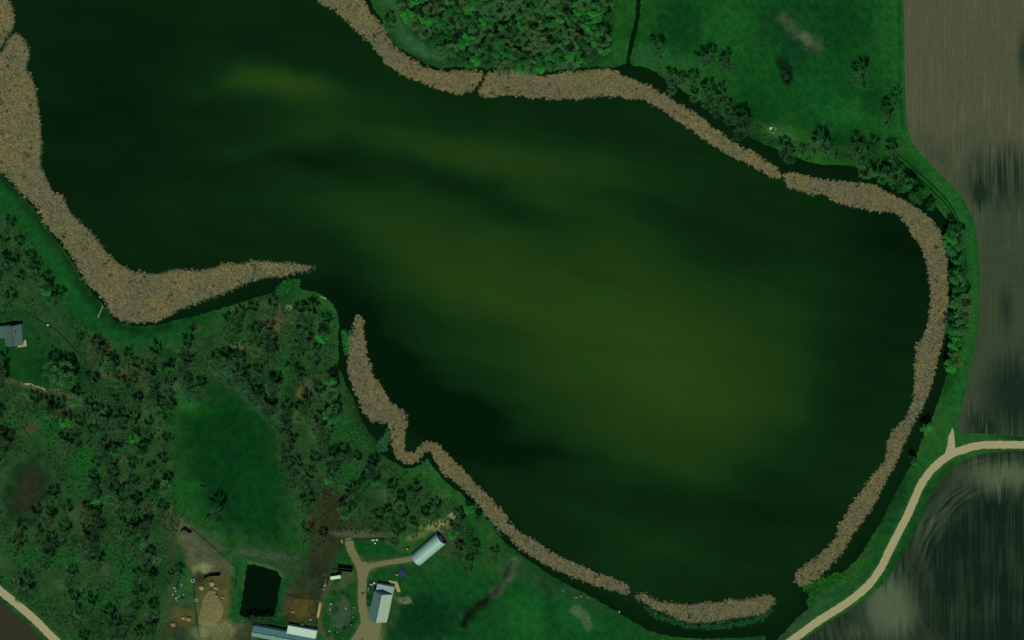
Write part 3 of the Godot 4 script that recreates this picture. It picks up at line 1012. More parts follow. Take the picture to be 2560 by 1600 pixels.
func reed_beds() -> Array:
	var a := [-20, -10, 22, -4, 30, 12, 38, 30, 40, 48, 37, 65, 30, 78, 20, 88, 14, 98, 11, 110, -2, 121, -30, 130]
	var b := [2, 130, 16, 114, 24, 94, 36, 83, 50, 85, 60, 96, 70, 115, 76, 132, 73, 150, 66, 165, 72, 182, 82, 195, 90, 215, 92, 235, 97, 260, 102, 290, 102, 320, 105, 350, 107, 380, 102, 400, 108, 425, 120, 448, 128, 470, 142, 485, 158, 485, 165, 505, 178, 530, 200, 555, 225, 575, 240, 592, 250, 605, 262, 622, 280, 642, 300, 658, 330, 676, 365, 681]
	var b2 := [400, 683, 425, 675, 450, 672, 490, 677, 530, 670, 560, 657, 600, 658, 640, 650, 680, 653, 710, 655, 740, 658, 770, 662, 798, 668, 770, 678, 734, 684, 721, 688, 661, 695, 612, 710, 562, 733, 512, 751, 463, 770, 425, 788, 397, 803, 347, 809, 304, 802, 278, 785, 270, 757, 245, 731, 212, 707, 202, 681, 188, 651, 159, 612, 132, 579, 109, 562, 99, 532, 86, 509, 53, 483, 36, 460, 20, 443, 0, 430, -30, 415, -30, 150]
	var c := [780, -14, 800, 5, 815, 13, 838, 25, 860, 48, 880, 63, 900, 85, 925, 105, 940, 125, 955, 145, 975, 165, 1000, 183, 1025, 195, 1050, 203, 1080, 215, 1110, 226, 1145, 237, 1160, 230, 1185, 226, 1193, 213, 1202, 196, 1207, 184, 1203, 178, 1190, 178, 1150, 175, 1120, 180, 1090, 176, 1060, 165, 1030, 146, 1005, 130, 985, 115, 970, 90, 965, 70, 945, 50, 930, 35, 915, 10, 905, -14]
	var d := [1216, 186, 1225, 180, 1270, 176, 1310, 178, 1345, 190, 1365, 190, 1400, 180, 1440, 180, 1480, 175, 1520, 173, 1545, 181, 1560, 191, 1580, 196, 1600, 210, 1625, 212, 1650, 230, 1670, 240, 1688, 258, 1710, 265, 1740, 285, 1760, 300, 1780, 318, 1800, 330, 1830, 352, 1860, 370, 1890, 385, 1910, 400, 1930, 410, 1945, 425, 1953, 437, 1950, 447]
	var d2 := [1930, 440, 1900, 425, 1870, 410, 1850, 400, 1820, 385, 1800, 372, 1780, 360, 1760, 348, 1745, 335, 1725, 320, 1700, 305, 1680, 290, 1660, 278, 1640, 265, 1615, 250, 1600, 247, 1575, 248, 1550, 241, 1525, 243, 1500, 238, 1470, 243, 1440, 250, 1420, 243, 1390, 250, 1360, 243, 1330, 245, 1300, 238, 1270, 235, 1250, 238, 1225, 243, 1205, 238, 1194, 230, 1207, 215, 1213, 200]
	var e := [1958, 438, 1978, 431, 2011, 438, 2041, 446, 2084, 452, 2140, 457, 2183, 462, 2223, 482, 2256, 499, 2296, 522, 2329, 548, 2349, 575, 2360, 615, 2367, 648, 2370, 697, 2372, 747, 2370, 796, 2361, 832, 2345, 893, 2335, 939, 2319, 988, 2299, 1031, 2282, 1065, 2263, 1104, 2246, 1144, 2224, 1182, 2206, 1220, 2190, 1250, 2173, 1279, 2150, 1312, 2127, 1345, 2107, 1378, 2077, 1414, 2041, 1447, 2011, 1464, 1998, 1464]
	var e2 := [1988, 1447, 1991, 1431, 2005, 1417, 2034, 1401, 2064, 1371, 2091, 1345, 2097, 1312, 2117, 1288, 2127, 1262, 2150, 1236, 2170, 1203, 2193, 1176, 2213, 1153, 2218, 1123, 2221, 1100, 2233, 1078, 2263, 1045, 2279, 1015, 2286, 972, 2289, 939, 2286, 916, 2292, 883, 2289, 866, 2302, 850, 2319, 820, 2322, 796, 2329, 730, 2319, 681, 2316, 648, 2306, 618, 2282, 588, 2269, 565, 2253, 542, 2230, 525, 2200, 530, 2163, 522, 2124, 515, 2091, 504, 2064, 487, 2028, 486, 1998, 476, 1975, 472, 1962, 453]
	var f := [895, 785, 907, 793, 910, 809, 907, 832, 915, 859, 918, 888, 928, 912, 930, 935, 951, 958, 961, 974, 971, 1001, 998, 1021, 1021, 1037, 1019, 1057, 1012, 1077, 1011, 1107, 1013, 1127, 1034, 1130, 1051, 1117, 1064, 1103, 1097, 1108, 1110, 1127, 1140, 1153, 1173, 1189, 1183, 1203, 1213, 1229, 1229, 1249, 1259, 1279, 1277, 1308, 1295, 1328, 1328, 1345, 1361, 1368, 1404, 1394, 1451, 1411, 1494, 1434, 1512, 1437, 1549, 1451, 1572, 1464, 1573, 1484, 1555, 1482]
	var f2 := [1516, 1470, 1466, 1454, 1433, 1441, 1400, 1426, 1361, 1408, 1328, 1388, 1295, 1365, 1262, 1331, 1236, 1308, 1213, 1282, 1196, 1259, 1173, 1232, 1143, 1206, 1110, 1183, 1090, 1156, 1080, 1128, 1060, 1131, 1041, 1156, 1017, 1161, 994, 1146, 981, 1117, 979, 1080, 972, 1057, 931, 1054, 905, 1024, 898, 998, 882, 965, 870, 931, 872, 892, 875, 845, 884, 816]
	var g := [1588, 1480, 1612, 1482, 1631, 1494, 1651, 1503, 1698, 1508, 1731, 1510, 1757, 1505, 1807, 1503, 1823, 1497, 1863, 1498, 1896, 1489, 1922, 1484, 1941, 1495, 1932, 1513, 1916, 1533, 1876, 1541, 1830, 1546, 1780, 1556, 1737, 1558, 1698, 1550, 1665, 1533, 1631, 1520, 1605, 1503, 1590, 1493]
	return [
		["small tan reed bed in the lake's north-west corner, above the narrow creek", line(a)],
		["broad tan reed bed of the western shore, ending in a long pointed spit", line(b + b2)],
		["tan reed bed curving along the south-west edge of the northern grove", line(c)],
		["tan reed bed from the grove's creek along the north-east shore", line(d + d2)],
		["long tan reed bed bending down the lake's eastern shore", line(e + e2)],
		["narrow tan reed bed with a hook, along the south-west shore", line(f + f2)],
		["short curved island of tan reeds off the southern shore", line(g)]]


func build_reeds() -> void:
	var clump := reed_clump()
	var straw := look("reed straw", Color.WHITE, 0.9, 0.15, 0.0, true)
	var litter := look("reed litter", tone(66, 58, 34), 0.97, 0.1)
	litter.albedo_texture = grain(63, 0.05, 0.5, 512, 5)
	var beds := reed_beds()
	for n in beds.size():
		var outline: PackedVector2Array = beds[n][1]
		var places := []
		var tints := []
		var edges := PackedVector2Array(outline)
		edges.append(outline[0])
		for p in sown(outline, 0.74, 2.5):
			var e := shore_at(p.x, p.y)
			var bare := clampf((e + 5.0) / 5.0, 0.0, 1.0) * 0.75 if n != 3 and n != 4 else 0.0
			bare = maxf(bare, clampf(fine.get_noise_2d(p.x * 1.3 + 40.0, p.y * 1.3) * 2.0 - 0.45, 0.0, 0.7))
			if rng.randf() < bare:
				continue
			var s := rng.randf_range(0.55, 0.95)
			var b := Basis(Vector3.UP, rng.randf_range(0, TAU)).scaled(Vector3(s, s * rng.randf_range(0.8, 1.2), s))
			places.append(Transform3D(b, Vector3(p.x, WATER + 0.02, p.y)))
			var u := soft.get_noise_2d(p.x * 2.2, p.y * 2.2)
			var c := Color(0.405, 0.37, 0.155).lerp(Color(0.34, 0.345, 0.17), clampf(0.5 + u * 1.6, 0, 1))
			c = c.lerp(Color(0.52, 0.47, 0.24), 0.8 if rng.randf() < 0.07 else 0.0)
			c = c * rng.randf_range(0.62, 1.25)
			if n <= 1 or n == 6:
				# a thin line of fresh green growth at the water's edge
				var near := 9.0
				for q in edges.size() - 1:
					var t := Geometry2D.get_closest_point_to_segment(p, edges[q], edges[q + 1])
					near = minf(near, t.distance_squared_to(p))
					if near < 0.9:
						break
				if near < 0.9 and e < -5.0 and rng.randf() < 0.75:
					c = Color(0.07, 0.15, 0.06)
			tints.append(Color(c.r, c.g, c.b))
		var bed := stuff("reed_bed", beds[n][0], clump, straw, places, tints)
		for inner in Geometry2D.offset_polygon(outline, -2.0):
			if inner.size() > 5:
				var m := sheet("reed_litter", inner, WATER + 0.09, litter, 14.0, Rect2(0, 0, 17, 17), true, bed)
				m.set_meta("kind", "stuff")


func build_weeds() -> void:
	var clump := weed_clump()
	var leaf := look("weed leaf", Color.WHITE, 0.85, 0.1, 0.0, true)
	var w := [
		["bright green marsh weeds below the tip of the eastern reed bed", [2000, 1468, 2040, 1452, 2100, 1430, 2125, 1436, 2090, 1462, 2046, 1488, 2030, 1508, 2016, 1506, 2024, 1484], Color(0.016, 0.12, 0.012), 0.9],
		["green water weeds between the peninsula and the hooked reed bed", [853, 815, 868, 838, 884, 815, 878, 838, 873, 872, 865, 892, 857, 862], Color(0.02, 0.15, 0.03), 0.9],
		["green marsh weeds on the mud behind the tip of the reed spit", [694, 722, 706, 702, 742, 694, 752, 706, 744, 722, 716, 734, 690, 738], Color(0.015, 0.12, 0.02), 1.0],
		["green pond weeds in the inlet south of the hooked reeds", [968, 1074, 974, 1078, 968, 1128, 948, 1130, 938, 1108, 950, 1104], Color(0.03, 0.12, 0.04), 0.9],
		["small oval of green weeds inside the reed hook", [1058, 1152, 1072, 1146, 1076, 1165, 1066, 1184, 1055, 1170], Color(0.03, 0.12, 0.04), 0.9],
		["dark green weeds fringing the southern reed island", [1598, 1506, 1650, 1536, 1720, 1562, 1800, 1560, 1880, 1546, 1922, 1530, 1936, 1514, 1920, 1545, 1880, 1560, 1800, 1574, 1720, 1572, 1640, 1546], Color(0.015, 0.085, 0.025), 0.95],
		["bright green bankside brush between the eastern channel and the field", [2366, 555, 2384, 566, 2408, 590, 2414, 640, 2410, 700, 2424, 760, 2420, 820, 2404, 860, 2390, 906, 2372, 912, 2380, 870, 2376, 800, 2386, 740, 2384, 660, 2388, 620], Color(0.016, 0.10, 0.018), 1.25],
		["bright green brush on the bank by the pasture's south-east corner", [2160, 420, 2200, 418, 2240, 430, 2290, 446, 2316, 468, 2306, 488, 2270, 470, 2220, 450, 2170, 430], Color(0.016, 0.10, 0.02), 1.3],
		["green waterside weeds along the south-west shore by the farm", [1158, 1250, 1176, 1248, 1200, 1275, 1222, 1300, 1262, 1345, 1250, 1344, 1206, 1305, 1180, 1275], Color(0.015, 0.11, 0.02), 1.0]]
	for g in w:
		var places := []
		var tints := []
		for p in sown(line(g[1]), g[3] * 0.95, 2.4):
			var s := rng.randf_range(0.6, 1.1)
			places.append(Transform3D(Basis(Vector3.UP, rng.randf_range(0, TAU)).scaled(Vector3(s, s, s)), Vector3(p.x, maxf(ground_at(p.x, p.y), WATER) + 0.02, p.y)))
			var c: Color = g[2] * rng.randf_range(0.5, 1.35)
			tints.append(Color(c.r, c.g, c.b))
		stuff("water_weeds", g[0], clump, leaf, places, tints)


# Low brush and tall grass on the woodland floor and the banks: nobody could count it.
func build_undergrowth() -> void:
	var clump := weed_clump()
	var leaf := look("weed leaf", Color.WHITE, 0.85, 0.1, 0.0, true)
	var woods := [
		["mixed low brush on the floor of the south-west woods", [-10, 500, 60, 560, 130, 690, 200, 800, 290, 850, 420, 870, 560, 805, 690, 760, 800, 745, 838, 800, 840, 920, 890, 1030, 950, 1150, 1060, 1190, 1150, 1270, 1170, 1310, 1250, 1390, 1200, 1410, 1120, 1330, 1060, 1310, 960, 1330, 860, 1335, 780, 1290, 735, 1200, 690, 1080, 600, 975, 520, 955, 430, 1020, 440, 1200, 460, 1290, 410, 1400, 400, 1600, 150, 1600, 0, 1470, -10, 1400], 2.0],
		["dense green brush between the trees of the northern grove", [1000, -20, 1012, 45, 1062, 105, 1120, 152, 1210, 166, 1340, 170, 1470, 164, 1525, 120, 1545, -20], 1.35],
		["brush and tall grass on the banks of the northern and eastern shore", [1640, 160, 1720, 180, 1790, 240, 1860, 290, 1960, 350, 2100, 370, 2200, 400, 2290, 440, 2350, 500, 2400, 580, 2420, 700, 2420, 830, 2400, 900, 2376, 900, 2380, 800, 2388, 700, 2380, 590, 2340, 520, 2250, 465, 2120, 418, 2000, 402, 1880, 350, 1760, 262, 1660, 205], 1.9]]
	for g in woods:
		var places := []
		var tints := []
		for p in sown(line(g[1]), g[2], 0.0):
			var here := shore_at(p.x, p.y)
			if here < 0.3:
				continue
			# the brown oval and the lawn by the house stay open
			if p.distance_to(at(70, 1222)) < 24.0 or p.distance_to(at(110, 880)) < 27.0 or p.distance_to(Geometry2D.get_closest_point_to_segment(p, at(0, 1475), at(79, 1540))) < 5.5 or p.distance_to(Geometry2D.get_closest_point_to_segment(p, at(79, 1540), at(160, 1620))) < 5.5:
				continue
			var u := soft.get_noise_2d(p.x * 3.0 + 700.0, p.y * 3.0)
			if rng.randf() > 0.55 + u * 1.4:
				continue
			var s := rng.randf_range(0.5, 1.3)
			places.append(Transform3D(Basis(Vector3.UP, rng.randf_range(0, TAU)).scaled(Vector3(s, s * rng.randf_range(0.6, 1.4), s)), Vector3(p.x, ground_at(p.x, p.y), p.y)))
			var c := Color(0.013, 0.062, 0.016).lerp(Color(0.05, 0.075, 0.028), rng.randf() * rng.randf() + clampf(-u, 0, 0.5))
			if rng.randf() < 0.1:
				c = Color(0.012, 0.085, 0.014)
			tints.append(Color(c.r, c.g, c.b) * rng.randf_range(0.5, 1.3))
		stuff("undergrowth", g[0], clump, leaf, places, tints)


# ---------------------------------------------------------------- trees

func twig(k: Dictionary, p: Vector3, d: Vector3, r: RandomNumberGenerator, long: float, wide: float) -> void:
	var side := d.cross(Vector3(r.randf_range(-1, 1), r.randf_range(-1, 1), r.randf_range(-1, 1))).normalized() * wide
	tri(k, p - side, p + d * long, p + side)


func leaf_at(k: Dictionary, p: Vector3, r: RandomNumberGenerator, s: float) -> void:
	var d := Vector3(r.randf_range(-1, 1), r.randf_range(-0.4, 0.4), r.randf_range(-1, 1)).normalized()
	var side := d.cross(Vector3(r.randf_range(-0.7, 0.7), 1, r.randf_range(-0.7, 0.7))).normalized()
	quad(k, p - d * s, p - side * s * 0.6, p + d * s, p + side * s * 0.6)


# A tree 1 unit = 1 m: crown radius 5, about 9 tall. Returns [trunk, branches, crown] meshes.
func tree_shape(s: int, kind: String) -> Array:
	var r := RandomNumberGenerator.new()
	r.seed = s
	var wood := kit()
	var crown := kit()
	var branches := kit()
	var fork := r.randf_range(2.2, 3.2)
	var lean := Vector3(r.randf_range(-0.3, 0.3), fork, r.randf_range(-0.3, 0.3))
	tube(wood, Vector3(0, -0.4, 0), lean, 0.32, 0.24, 7)
	var limbs := r.randi_range(6, 8)
	var tips := []
	var lobes := r.randi_range(5, 7)
	var lobe_at := []
	for i in lobes:
		var a := TAU * i / lobes + r.randf_range(-0.4, 0.4)
		lobe_at.append([Vector3(cos(a), 0, sin(a)) * r.randf_range(1.9, 3.2) + Vector3(0, r.randf_range(4.0, 7.2), 0), r.randf_range(1.3, 2.1)])
	lobe_at.append([Vector3(r.randf_range(-0.6, 0.6), r.randf_range(7.0, 8.6), r.randf_range(-0.6, 0.6)), r.randf_range(1.5, 2.2)])
	for i in limbs:
		var a := TAU * i / limbs + r.randf_range(-0.5, 0.5)
		var out := r.randf_range(1.4, 3.0)
		var mid := lean + Vector3(cos(a) * out * 0.5, r.randf_range(1.2, 2.4), sin(a) * out * 0.5)
		var end := mid + Vector3(cos(a + 0.2) * out, r.randf_range(0.8, 2.8), sin(a + 0.2) * out)
		tube(branches, lean, mid, 0.15, 0.11, 5)
		tube(branches, mid, end, 0.11, 0.05, 5)
		for b in 6:
			var f := r.randf_range(0.25, 1.0)
			var p := mid.lerp(end, f)
			var a2 := a + r.randf_range(-1.5, 1.5)
			var e := p + Vector3(cos(a2), r.randf_range(0.2, 1.1), sin(a2)).normalized() * r.randf_range(1.0, 2.3)
			tube(branches, p, e, 0.06, 0.025, 3)
			tips.append([p, e])
	if kind != "leafy":
		var many := 42 if kind == "bare" else 28
		for t in tips:
			var p0: Vector3 = t[0]
			var p1: Vector3 = t[1]
			for q in many:
				var p := p0.lerp(p1, r.randf_range(0.1, 1.05))
				var d := ((p1 - p0).normalized() + Vector3(r.randf_range(-1, 1), r.randf_range(-0.5, 1), r.randf_range(-1, 1)) * 1.1).normalized()
				twig(crown, p, d, r, r.randf_range(0.6, 1.6), r.randf_range(0.035, 0.08))
		for q in 760:
			var d := Vector3(r.randf_range(-1, 1), r.randf_range(-1, 1), r.randf_range(-1, 1))
			if d.length() > 1.0:
				continue
			var p := Vector3(0, 6.0, 0) + d * Vector3(4.3, 2.9, 4.3)
			twig(crown, p, (d + Vector3(r.randf_range(-1, 1), r.randf_range(0.0, 1.2), r.randf_range(-1, 1))).normalized(), r, r.randf_range(0.5, 1.3), r.randf_range(0.025, 0.055))
	if kind == "budding":
		for t in tips:
			for q in 22:
				var p: Vector3 = t[0].lerp(t[1], r.randf_range(0.3, 1.3)) + Vector3(r.randf_range(-0.7, 0.7), r.randf_range(-0.4, 0.7), r.randf_range(-0.7, 0.7))
				leaf_at(crown, p, r, r.randf_range(0.12, 0.28))
	if kind == "leafy":
		for l in lobe_at:
			for q in 150:
				var d := Vector3(r.randf_range(-1, 1), r.randf_range(-0.75, 1), r.randf_range(-1, 1)).normalized()
				leaf_at(crown, l[0] + d * l[1] * pow(r.randf(), 0.4), r, r.randf_range(0.16, 0.36))
	return [commit(wood), commit(branches), commit(crown)]


func shrub_shape(s: int) -> Array:
	var r := RandomNumberGenerator.new()
	r.seed = s
	var wood := kit()
	var crown := kit()
	for i in 6:
		var a := TAU * i / 6.0 + r.randf_range(-0.4, 0.4)
		tube(wood, Vector3(0, -0.2, 0), Vector3(cos(a) * 0.9, r.randf_range(0.9, 1.6), sin(a) * 0.9), 0.05, 0.02, 4)
	for q in 260:
		var d := Vector3(r.randf_range(-1, 1), r.randf_range(0.0, 1), r.randf_range(-1, 1)).normalized()
		var w := 1.0 + 0.35 * sin(d.x * 5.0 + s) * cos(d.z * 4.0)
		leaf_at(crown, d * Vector3(1.8, 1.7, 1.8) * w * pow(r.randf(), 0.4) + Vector3(0, 0.3, 0), r, r.randf_range(0.12, 0.26))
	return [commit(wood), commit(crown)]


const LANDMARKS := [
	["the dark rectangular pond", 652, 1480], ["the arched silver barn", 1073, 1368], ["the grey gabled barn", 953, 1510], ["the blue-grey roofed house", 30, 838],
	["the brown oval patch", 70, 1222], ["the long dark clearing", 600, 1160], ["the tip of the reed spit", 790, 668], ["the rounded peninsula shore", 835, 765],
	["the pale fallen tree", 477, 830], ["the cattle yard windbreak", 530, 1436], ["the south-west gravel road", 70, 1540], ["the ditch mouth", 1568, 160],
	["the northern reed gap", 1955, 442], ["the small pasture pen", 1931, 323], ["the east field's inward bend", 2284, 360], ["the gravel spur", 2382, 1095],
	["the scorched pasture spot", 1968, 186], ["the grove's pale slope", 1045, 115], ["the grove's creek", 1206, 172], ["the hook in the reeds", 1050, 1120],
	["the orange path", 110, 974], ["the brown woodland strip", 205, 1320], ["the brown farmyard mud", 830, 1270], ["the eroded gully", 1240, 1485], ["the boardwalk", 248, 786]]


func near_what(x: float, y: float) -> Array:
	var best := 1e9
	var pick := 0
	for i in LANDMARKS.size():
		var d := Vector2(x - LANDMARKS[i][1], y - LANDMARKS[i][2]).length()
		if d < best:
			best = d
			pick = i
	var a := atan2(y - LANDMARKS[pick][2], x - LANDMARKS[pick][1])
	var way: String = ["east", "south-east", "south", "south-west", "west", "north-west", "north", "north-east"][posmod(int(round(a / (PI / 4.0))), 8)]
	return [LANDMARKS[pick][0], way, best]


func plant(x: float, y: float, r: float, kind: String, bunch: String) -> void:
	tree_list.append({"x": x, "y": y, "r": r, "kind": kind, "group": bunch})


func grow_list(list: Array, kind: String, bunch: String) -> void:
	for i in range(0, list.size() - 2, 3):
		plant(list[i], list[i + 1], list[i + 2], kind, bunch)


func fill_wood(outline: PackedVector2Array, gap: float, tries: int, bunch: String, r0: float, r1: float, shares: Array) -> void:
	var lo := outline[0]
	var hi := outline[0]
	for p in outline:
		lo = lo.min(p)
		hi = hi.max(p)
	for k in tries:
		var p := Vector2(rng.randf_range(lo.x, hi.x), rng.randf_range(lo.y, hi.y))
		if not Geometry2D.is_point_in_polygon(p, outline):
			continue
		var x := p.x / STEP + 1280.0
		var y := p.y / STEP + 800.0
		var ok := shore_at(p.x, p.y) > 1.0
		for t in tree_list:
			if absf(t.x - x) < gap and absf(t.y - y) < gap and Vector2(t.x - x, t.y - y).length() < gap:
				ok = false
				break
		if ok:
			var u := rng.randf()
			plant(x, y, rng.randf_range(r0, r1), "bare" if u < shares[0] else ("budding" if u < shares[1] else "leafy"), bunch)


func build_trees() -> void:
	var wood_group := "trees of the south-west woods"
	# the south-west woods, tree by tree: x, y, crown radius in map steps
	grow_list([33, 566, 13, 15, 606, 13, 56, 612, 12, 41, 658, 13, 86, 650, 12, 96, 678, 14, 129, 706, 14, 30, 655, 12, 8, 684, 13, 36, 748, 14, 159, 738, 12, 62, 700, 12, 13, 914, 17, 17, 942, 16, 249, 864, 15, 265, 884, 15, 291, 910, 15, 206, 848, 9, 96, 1004, 15, 132, 1012, 12, 165, 1022, 14, 7, 1036, 14, 15, 1092, 15, 30, 1102, 14, 22, 1124, 16], "bare", wood_group)
	grow_list([327, 966, 12, 342, 958, 11, 284, 976, 7, 296, 1003, 9, 354, 1004, 11, 273, 1048, 17, 294, 1048, 15, 231, 1017, 12, 344, 1055, 15, 322, 1048, 13, 240, 1082, 13, 182, 1108, 13, 198, 1114, 14, 165, 1100, 12, 271, 1124, 14, 314, 1075, 13, 377, 1108, 12, 392, 974, 12, 388, 936, 13, 294, 916, 12, 142, 1242, 14, 140, 1290, 12, 99, 1288, 13, 175, 1278, 13, 66, 1323, 14], "bare", wood_group)
	grow_list([174, 1330, 15, 112, 1330, 12, 136, 1356, 13, 248, 1217, 12, 291, 1196, 14, 245, 1275, 15, 223, 1272, 12, 314, 1252, 14, 350, 1259, 14, 377, 1303, 13, 314, 1300, 13, 347, 1317, 13, 223, 1333, 12, 235, 1350, 14, 291, 1165, 12, 339, 1209, 13, 340, 1168, 12, 281, 1135, 12, 364, 1127, 13, 240, 1199, 12, 248, 1165, 11, 388, 1176, 13], "bare", wood_group)
	grow_list([397, 886, 15, 328, 892, 12, 478, 866, 14, 474, 910, 13, 465, 900, 12, 548, 900, 13, 581, 902, 15, 606, 898, 13, 383, 933, 12, 422, 931, 12, 432, 960, 13, 477, 955, 11, 511, 966, 13, 487, 982, 10, 429, 996, 12, 392, 998, 12, 350, 1000, 12, 614, 928, 15, 597, 940, 14, 622, 954, 13, 644, 978, 14, 630, 966, 13, 655, 988, 13, 693, 960, 15, 677, 1006, 12, 688, 1016, 12], "bare", wood_group)
	grow_list([608, 796, 15, 580, 804, 13, 649, 831, 14, 680, 826, 12, 687, 855, 13, 757, 860, 17, 776, 853, 13, 735, 920, 14, 758, 942, 13, 699, 958, 15, 823, 808, 13, 790, 781, 17, 757, 781, 14, 765, 826, 15, 596, 833, 12, 687, 882, 14, 806, 983, 13, 773, 1000, 13, 690, 768, 13, 639, 778, 12, 571, 893, 13, 608, 940, 14, 795, 912, 13, 798, 876, 11], "bare", wood_group)
	grow_list([724, 1026, 14, 683, 1013, 14, 778, 1008, 14, 811, 1064, 17, 722, 1060, 13, 722, 1080, 13, 823, 1090, 14, 736, 1105, 12, 726, 1130, 13, 864, 1132, 13, 840, 1142, 13, 722, 1152, 13, 795, 1155, 13, 840, 1178, 13, 940, 1163, 13, 782, 1190, 13, 749, 1164, 13, 740, 1190, 13, 774, 1205, 12, 895, 1240, 17, 938, 1174, 11, 988, 1222, 13, 1044, 1234, 15, 988, 1284, 15, 1017, 1297, 14, 1097, 1270, 14, 1044, 1315, 12, 998, 1338, 11], "bare", wood_group)
	grow_list([776, 1256, 16, 776, 1328, 13, 816, 1340, 11, 1156, 1297, 14, 1156, 1372, 12, 1182, 1404, 10, 1196, 1368, 10, 1242, 1384, 10, 955, 1297, 14, 915, 1222, 13, 76, 1468, 19, 136, 1384, 18, 56, 1362, 15, 132, 1290, 12, 245, 1297, 13, 258, 1324, 13, 251, 1402, 18, 241, 1353, 16, 188, 1438, 12, 192, 1500, 13, 238, 1512, 13, 208, 1540, 13, 284, 1540, 15], "bare", wood_group)
	grow_list([347, 1486, 13, 367, 1480, 12, 390, 1520, 13, 344, 1524, 12, 390, 1560, 13, 298, 1566, 13, 311, 1596, 13, 390, 1441, 13, 350, 1441, 12, 384, 1386, 13, 347, 1367, 12, 377, 1310, 12, 331, 1336, 13, 350, 1254, 12, 559, 1268, 18, 456, 1430, 11, 433, 1440, 8, 218, 1597, 13, 357, 1588, 13, 330, 1560, 12], "bare", wood_group)
	grow_list([145, 905, 14, 165, 925, 17, 192, 932, 16, 182, 910, 14, 156, 950, 12, 757, 1030, 14, 652, 866, 11, 409, 1018, 12, 412, 1048, 10, 838, 970, 14, 846, 1010, 12, 437, 918, 10, 245, 1030, 12, 360, 1330, 13, 296, 1230, 13, 830, 1060, 10, 900, 1150, 10, 1010, 1250, 12, 870, 1262, 10, 1070, 1290, 12], "budding", wood_group)
	grow_list([137, 744, 11, 18, 642, 10, 129, 718, 12, 136, 1025, 13, 173, 1046, 13, 302, 1120, 13, 364, 1340, 12, 321, 1222, 11, 250, 1241, 10, 364, 1123, 11, 435, 1016, 12, 814, 834, 14, 838, 942, 13, 848, 1032, 15, 826, 1026, 11, 831, 1188, 11, 927, 1190, 14, 946, 1196, 10, 931, 1182, 11, 384, 1569, 12, 374, 1417, 14, 388, 1436, 10, 367, 1344, 13, 1176, 1265, 10, 1140, 1322, 11, 879, 1272, 13, 860, 1258, 9, 920, 1200, 12, 1200, 1290, 9], "leafy", wood_group)
	fill_wood(line([170, 980, 300, 920, 430, 900, 446, 990, 425, 1100, 430, 1200, 400, 1340, 300, 1350, 250, 1240, 236, 1130]), 31.0, 500, wood_group, 11.0, 16.0, [0.7, 0.93])
	fill_wood(line([560, 880, 640, 900, 720, 1000, 760, 1120, 800, 1200, 760, 1230, 710, 1120, 660, 1020, 600, 950]), 31.0, 300, wood_group, 11.0, 15.0, [0.75, 0.95])
	# the northern grove
	var grove := "trees of the northern grove"
	grow_list([985, 56, 14, 1015, 12, 13], "budding", grove)
	grow_list([1122, 84, 16, 1128, 70, 12, 1455, 22, 14, 1430, 40, 13, 1480, 60, 14, 1500, 40, 12, 1360, 10, 14, 1262, 64, 10, 1410, 150, 13, 1360, 140, 13, 1240, 140, 12, 1180, 155, 10, 1495, 95, 13, 1465, 100, 12, 1340, 5, 12, 1515, 12, 12], "leafy", grove)
	fill_wood(line([1022, -12, 1032, 40, 1075, 95, 1130, 138, 1220, 160, 1340, 166, 1460, 158, 1515, 118, 1530, -12]), 19.0, 2600, grove, 11.0, 18.0, [0.12, 0.64])
	# the north-east pasture and the eastern shore
	var past := "trees of the north-east pasture"
	grow_list([1652, 118, 15, 1764, 148, 12, 1784, 138, 12, 1817, 158, 12, 1824, 142, 9, 1738, 200, 12, 1778, 234, 16, 1685, 192, 11, 1710, 196, 8, 1807, 240, 12, 1824, 270, 11, 1867, 298, 15, 1858, 322, 13, 1797, 266, 13, 1830, 292, 10, 2161, 182, 17, 2244, 244, 11, 2224, 288, 12, 2222, 266, 10, 1969, 366, 11, 1978, 388, 11, 2062, 356, 18, 2075, 368, 10, 2009, 372, 6], "bare", past)
	grow_list([2148, 362, 13, 2161, 380, 15, 2191, 366, 11, 2237, 380, 13, 2244, 430, 15, 2221, 418, 10, 2270, 452, 11], "bare", past)
	grow_list([2168, 420, 12, 1685, 218, 9, 1741, 238, 8, 2211, 438, 10], "budding", past)
	var east := "trees along the eastern shore"
	grow_list([2216, 425, 11, 2236, 444, 10, 2276, 452, 13, 2296, 478, 15, 2287, 484, 10, 2375, 588, 14, 2384, 614, 13, 2390, 678, 14, 2400, 710, 13, 2380, 810, 13, 2389, 832, 12, 2388, 852, 12, 2380, 900, 14, 2370, 906, 9, 2319, 1060, 11, 2282, 1140, 7, 2289, 1150, 5, 2381, 562, 10, 2392, 640, 11, 2396, 660, 9, 2393, 730, 10, 2391, 752, 11, 2386, 782, 11, 2384, 872, 10, 2330, 508, 9, 2256, 466, 9, 2186, 426, 9], "leafy", east)
	grow_list([2401, 588, 12, 2400, 690, 11, 2412, 738, 14, 2416, 770, 15, 2414, 804, 15, 2395, 880, 12, 2402, 826, 10], "budding", east)
	grow_list([640, 1538, 9, 660, 1541, 8, 625, 1541, 7, 680, 1540, 8], "bare", "bushy trees on the pond's south bank")

	var bark := look("bark", tone(70, 66, 50), 0.95, 0.1)
	var grey_wood := [look("grey twigs", Color(0.074, 0.20, 0.07), 0.95, 0.1), look("olive twigs", Color(0.062, 0.19, 0.056), 0.95, 0.1), look("brown twigs", Color(0.078, 0.17, 0.055), 0.95, 0.1), look("dark twigs", Color(0.052, 0.135, 0.05), 0.95, 0.1)]
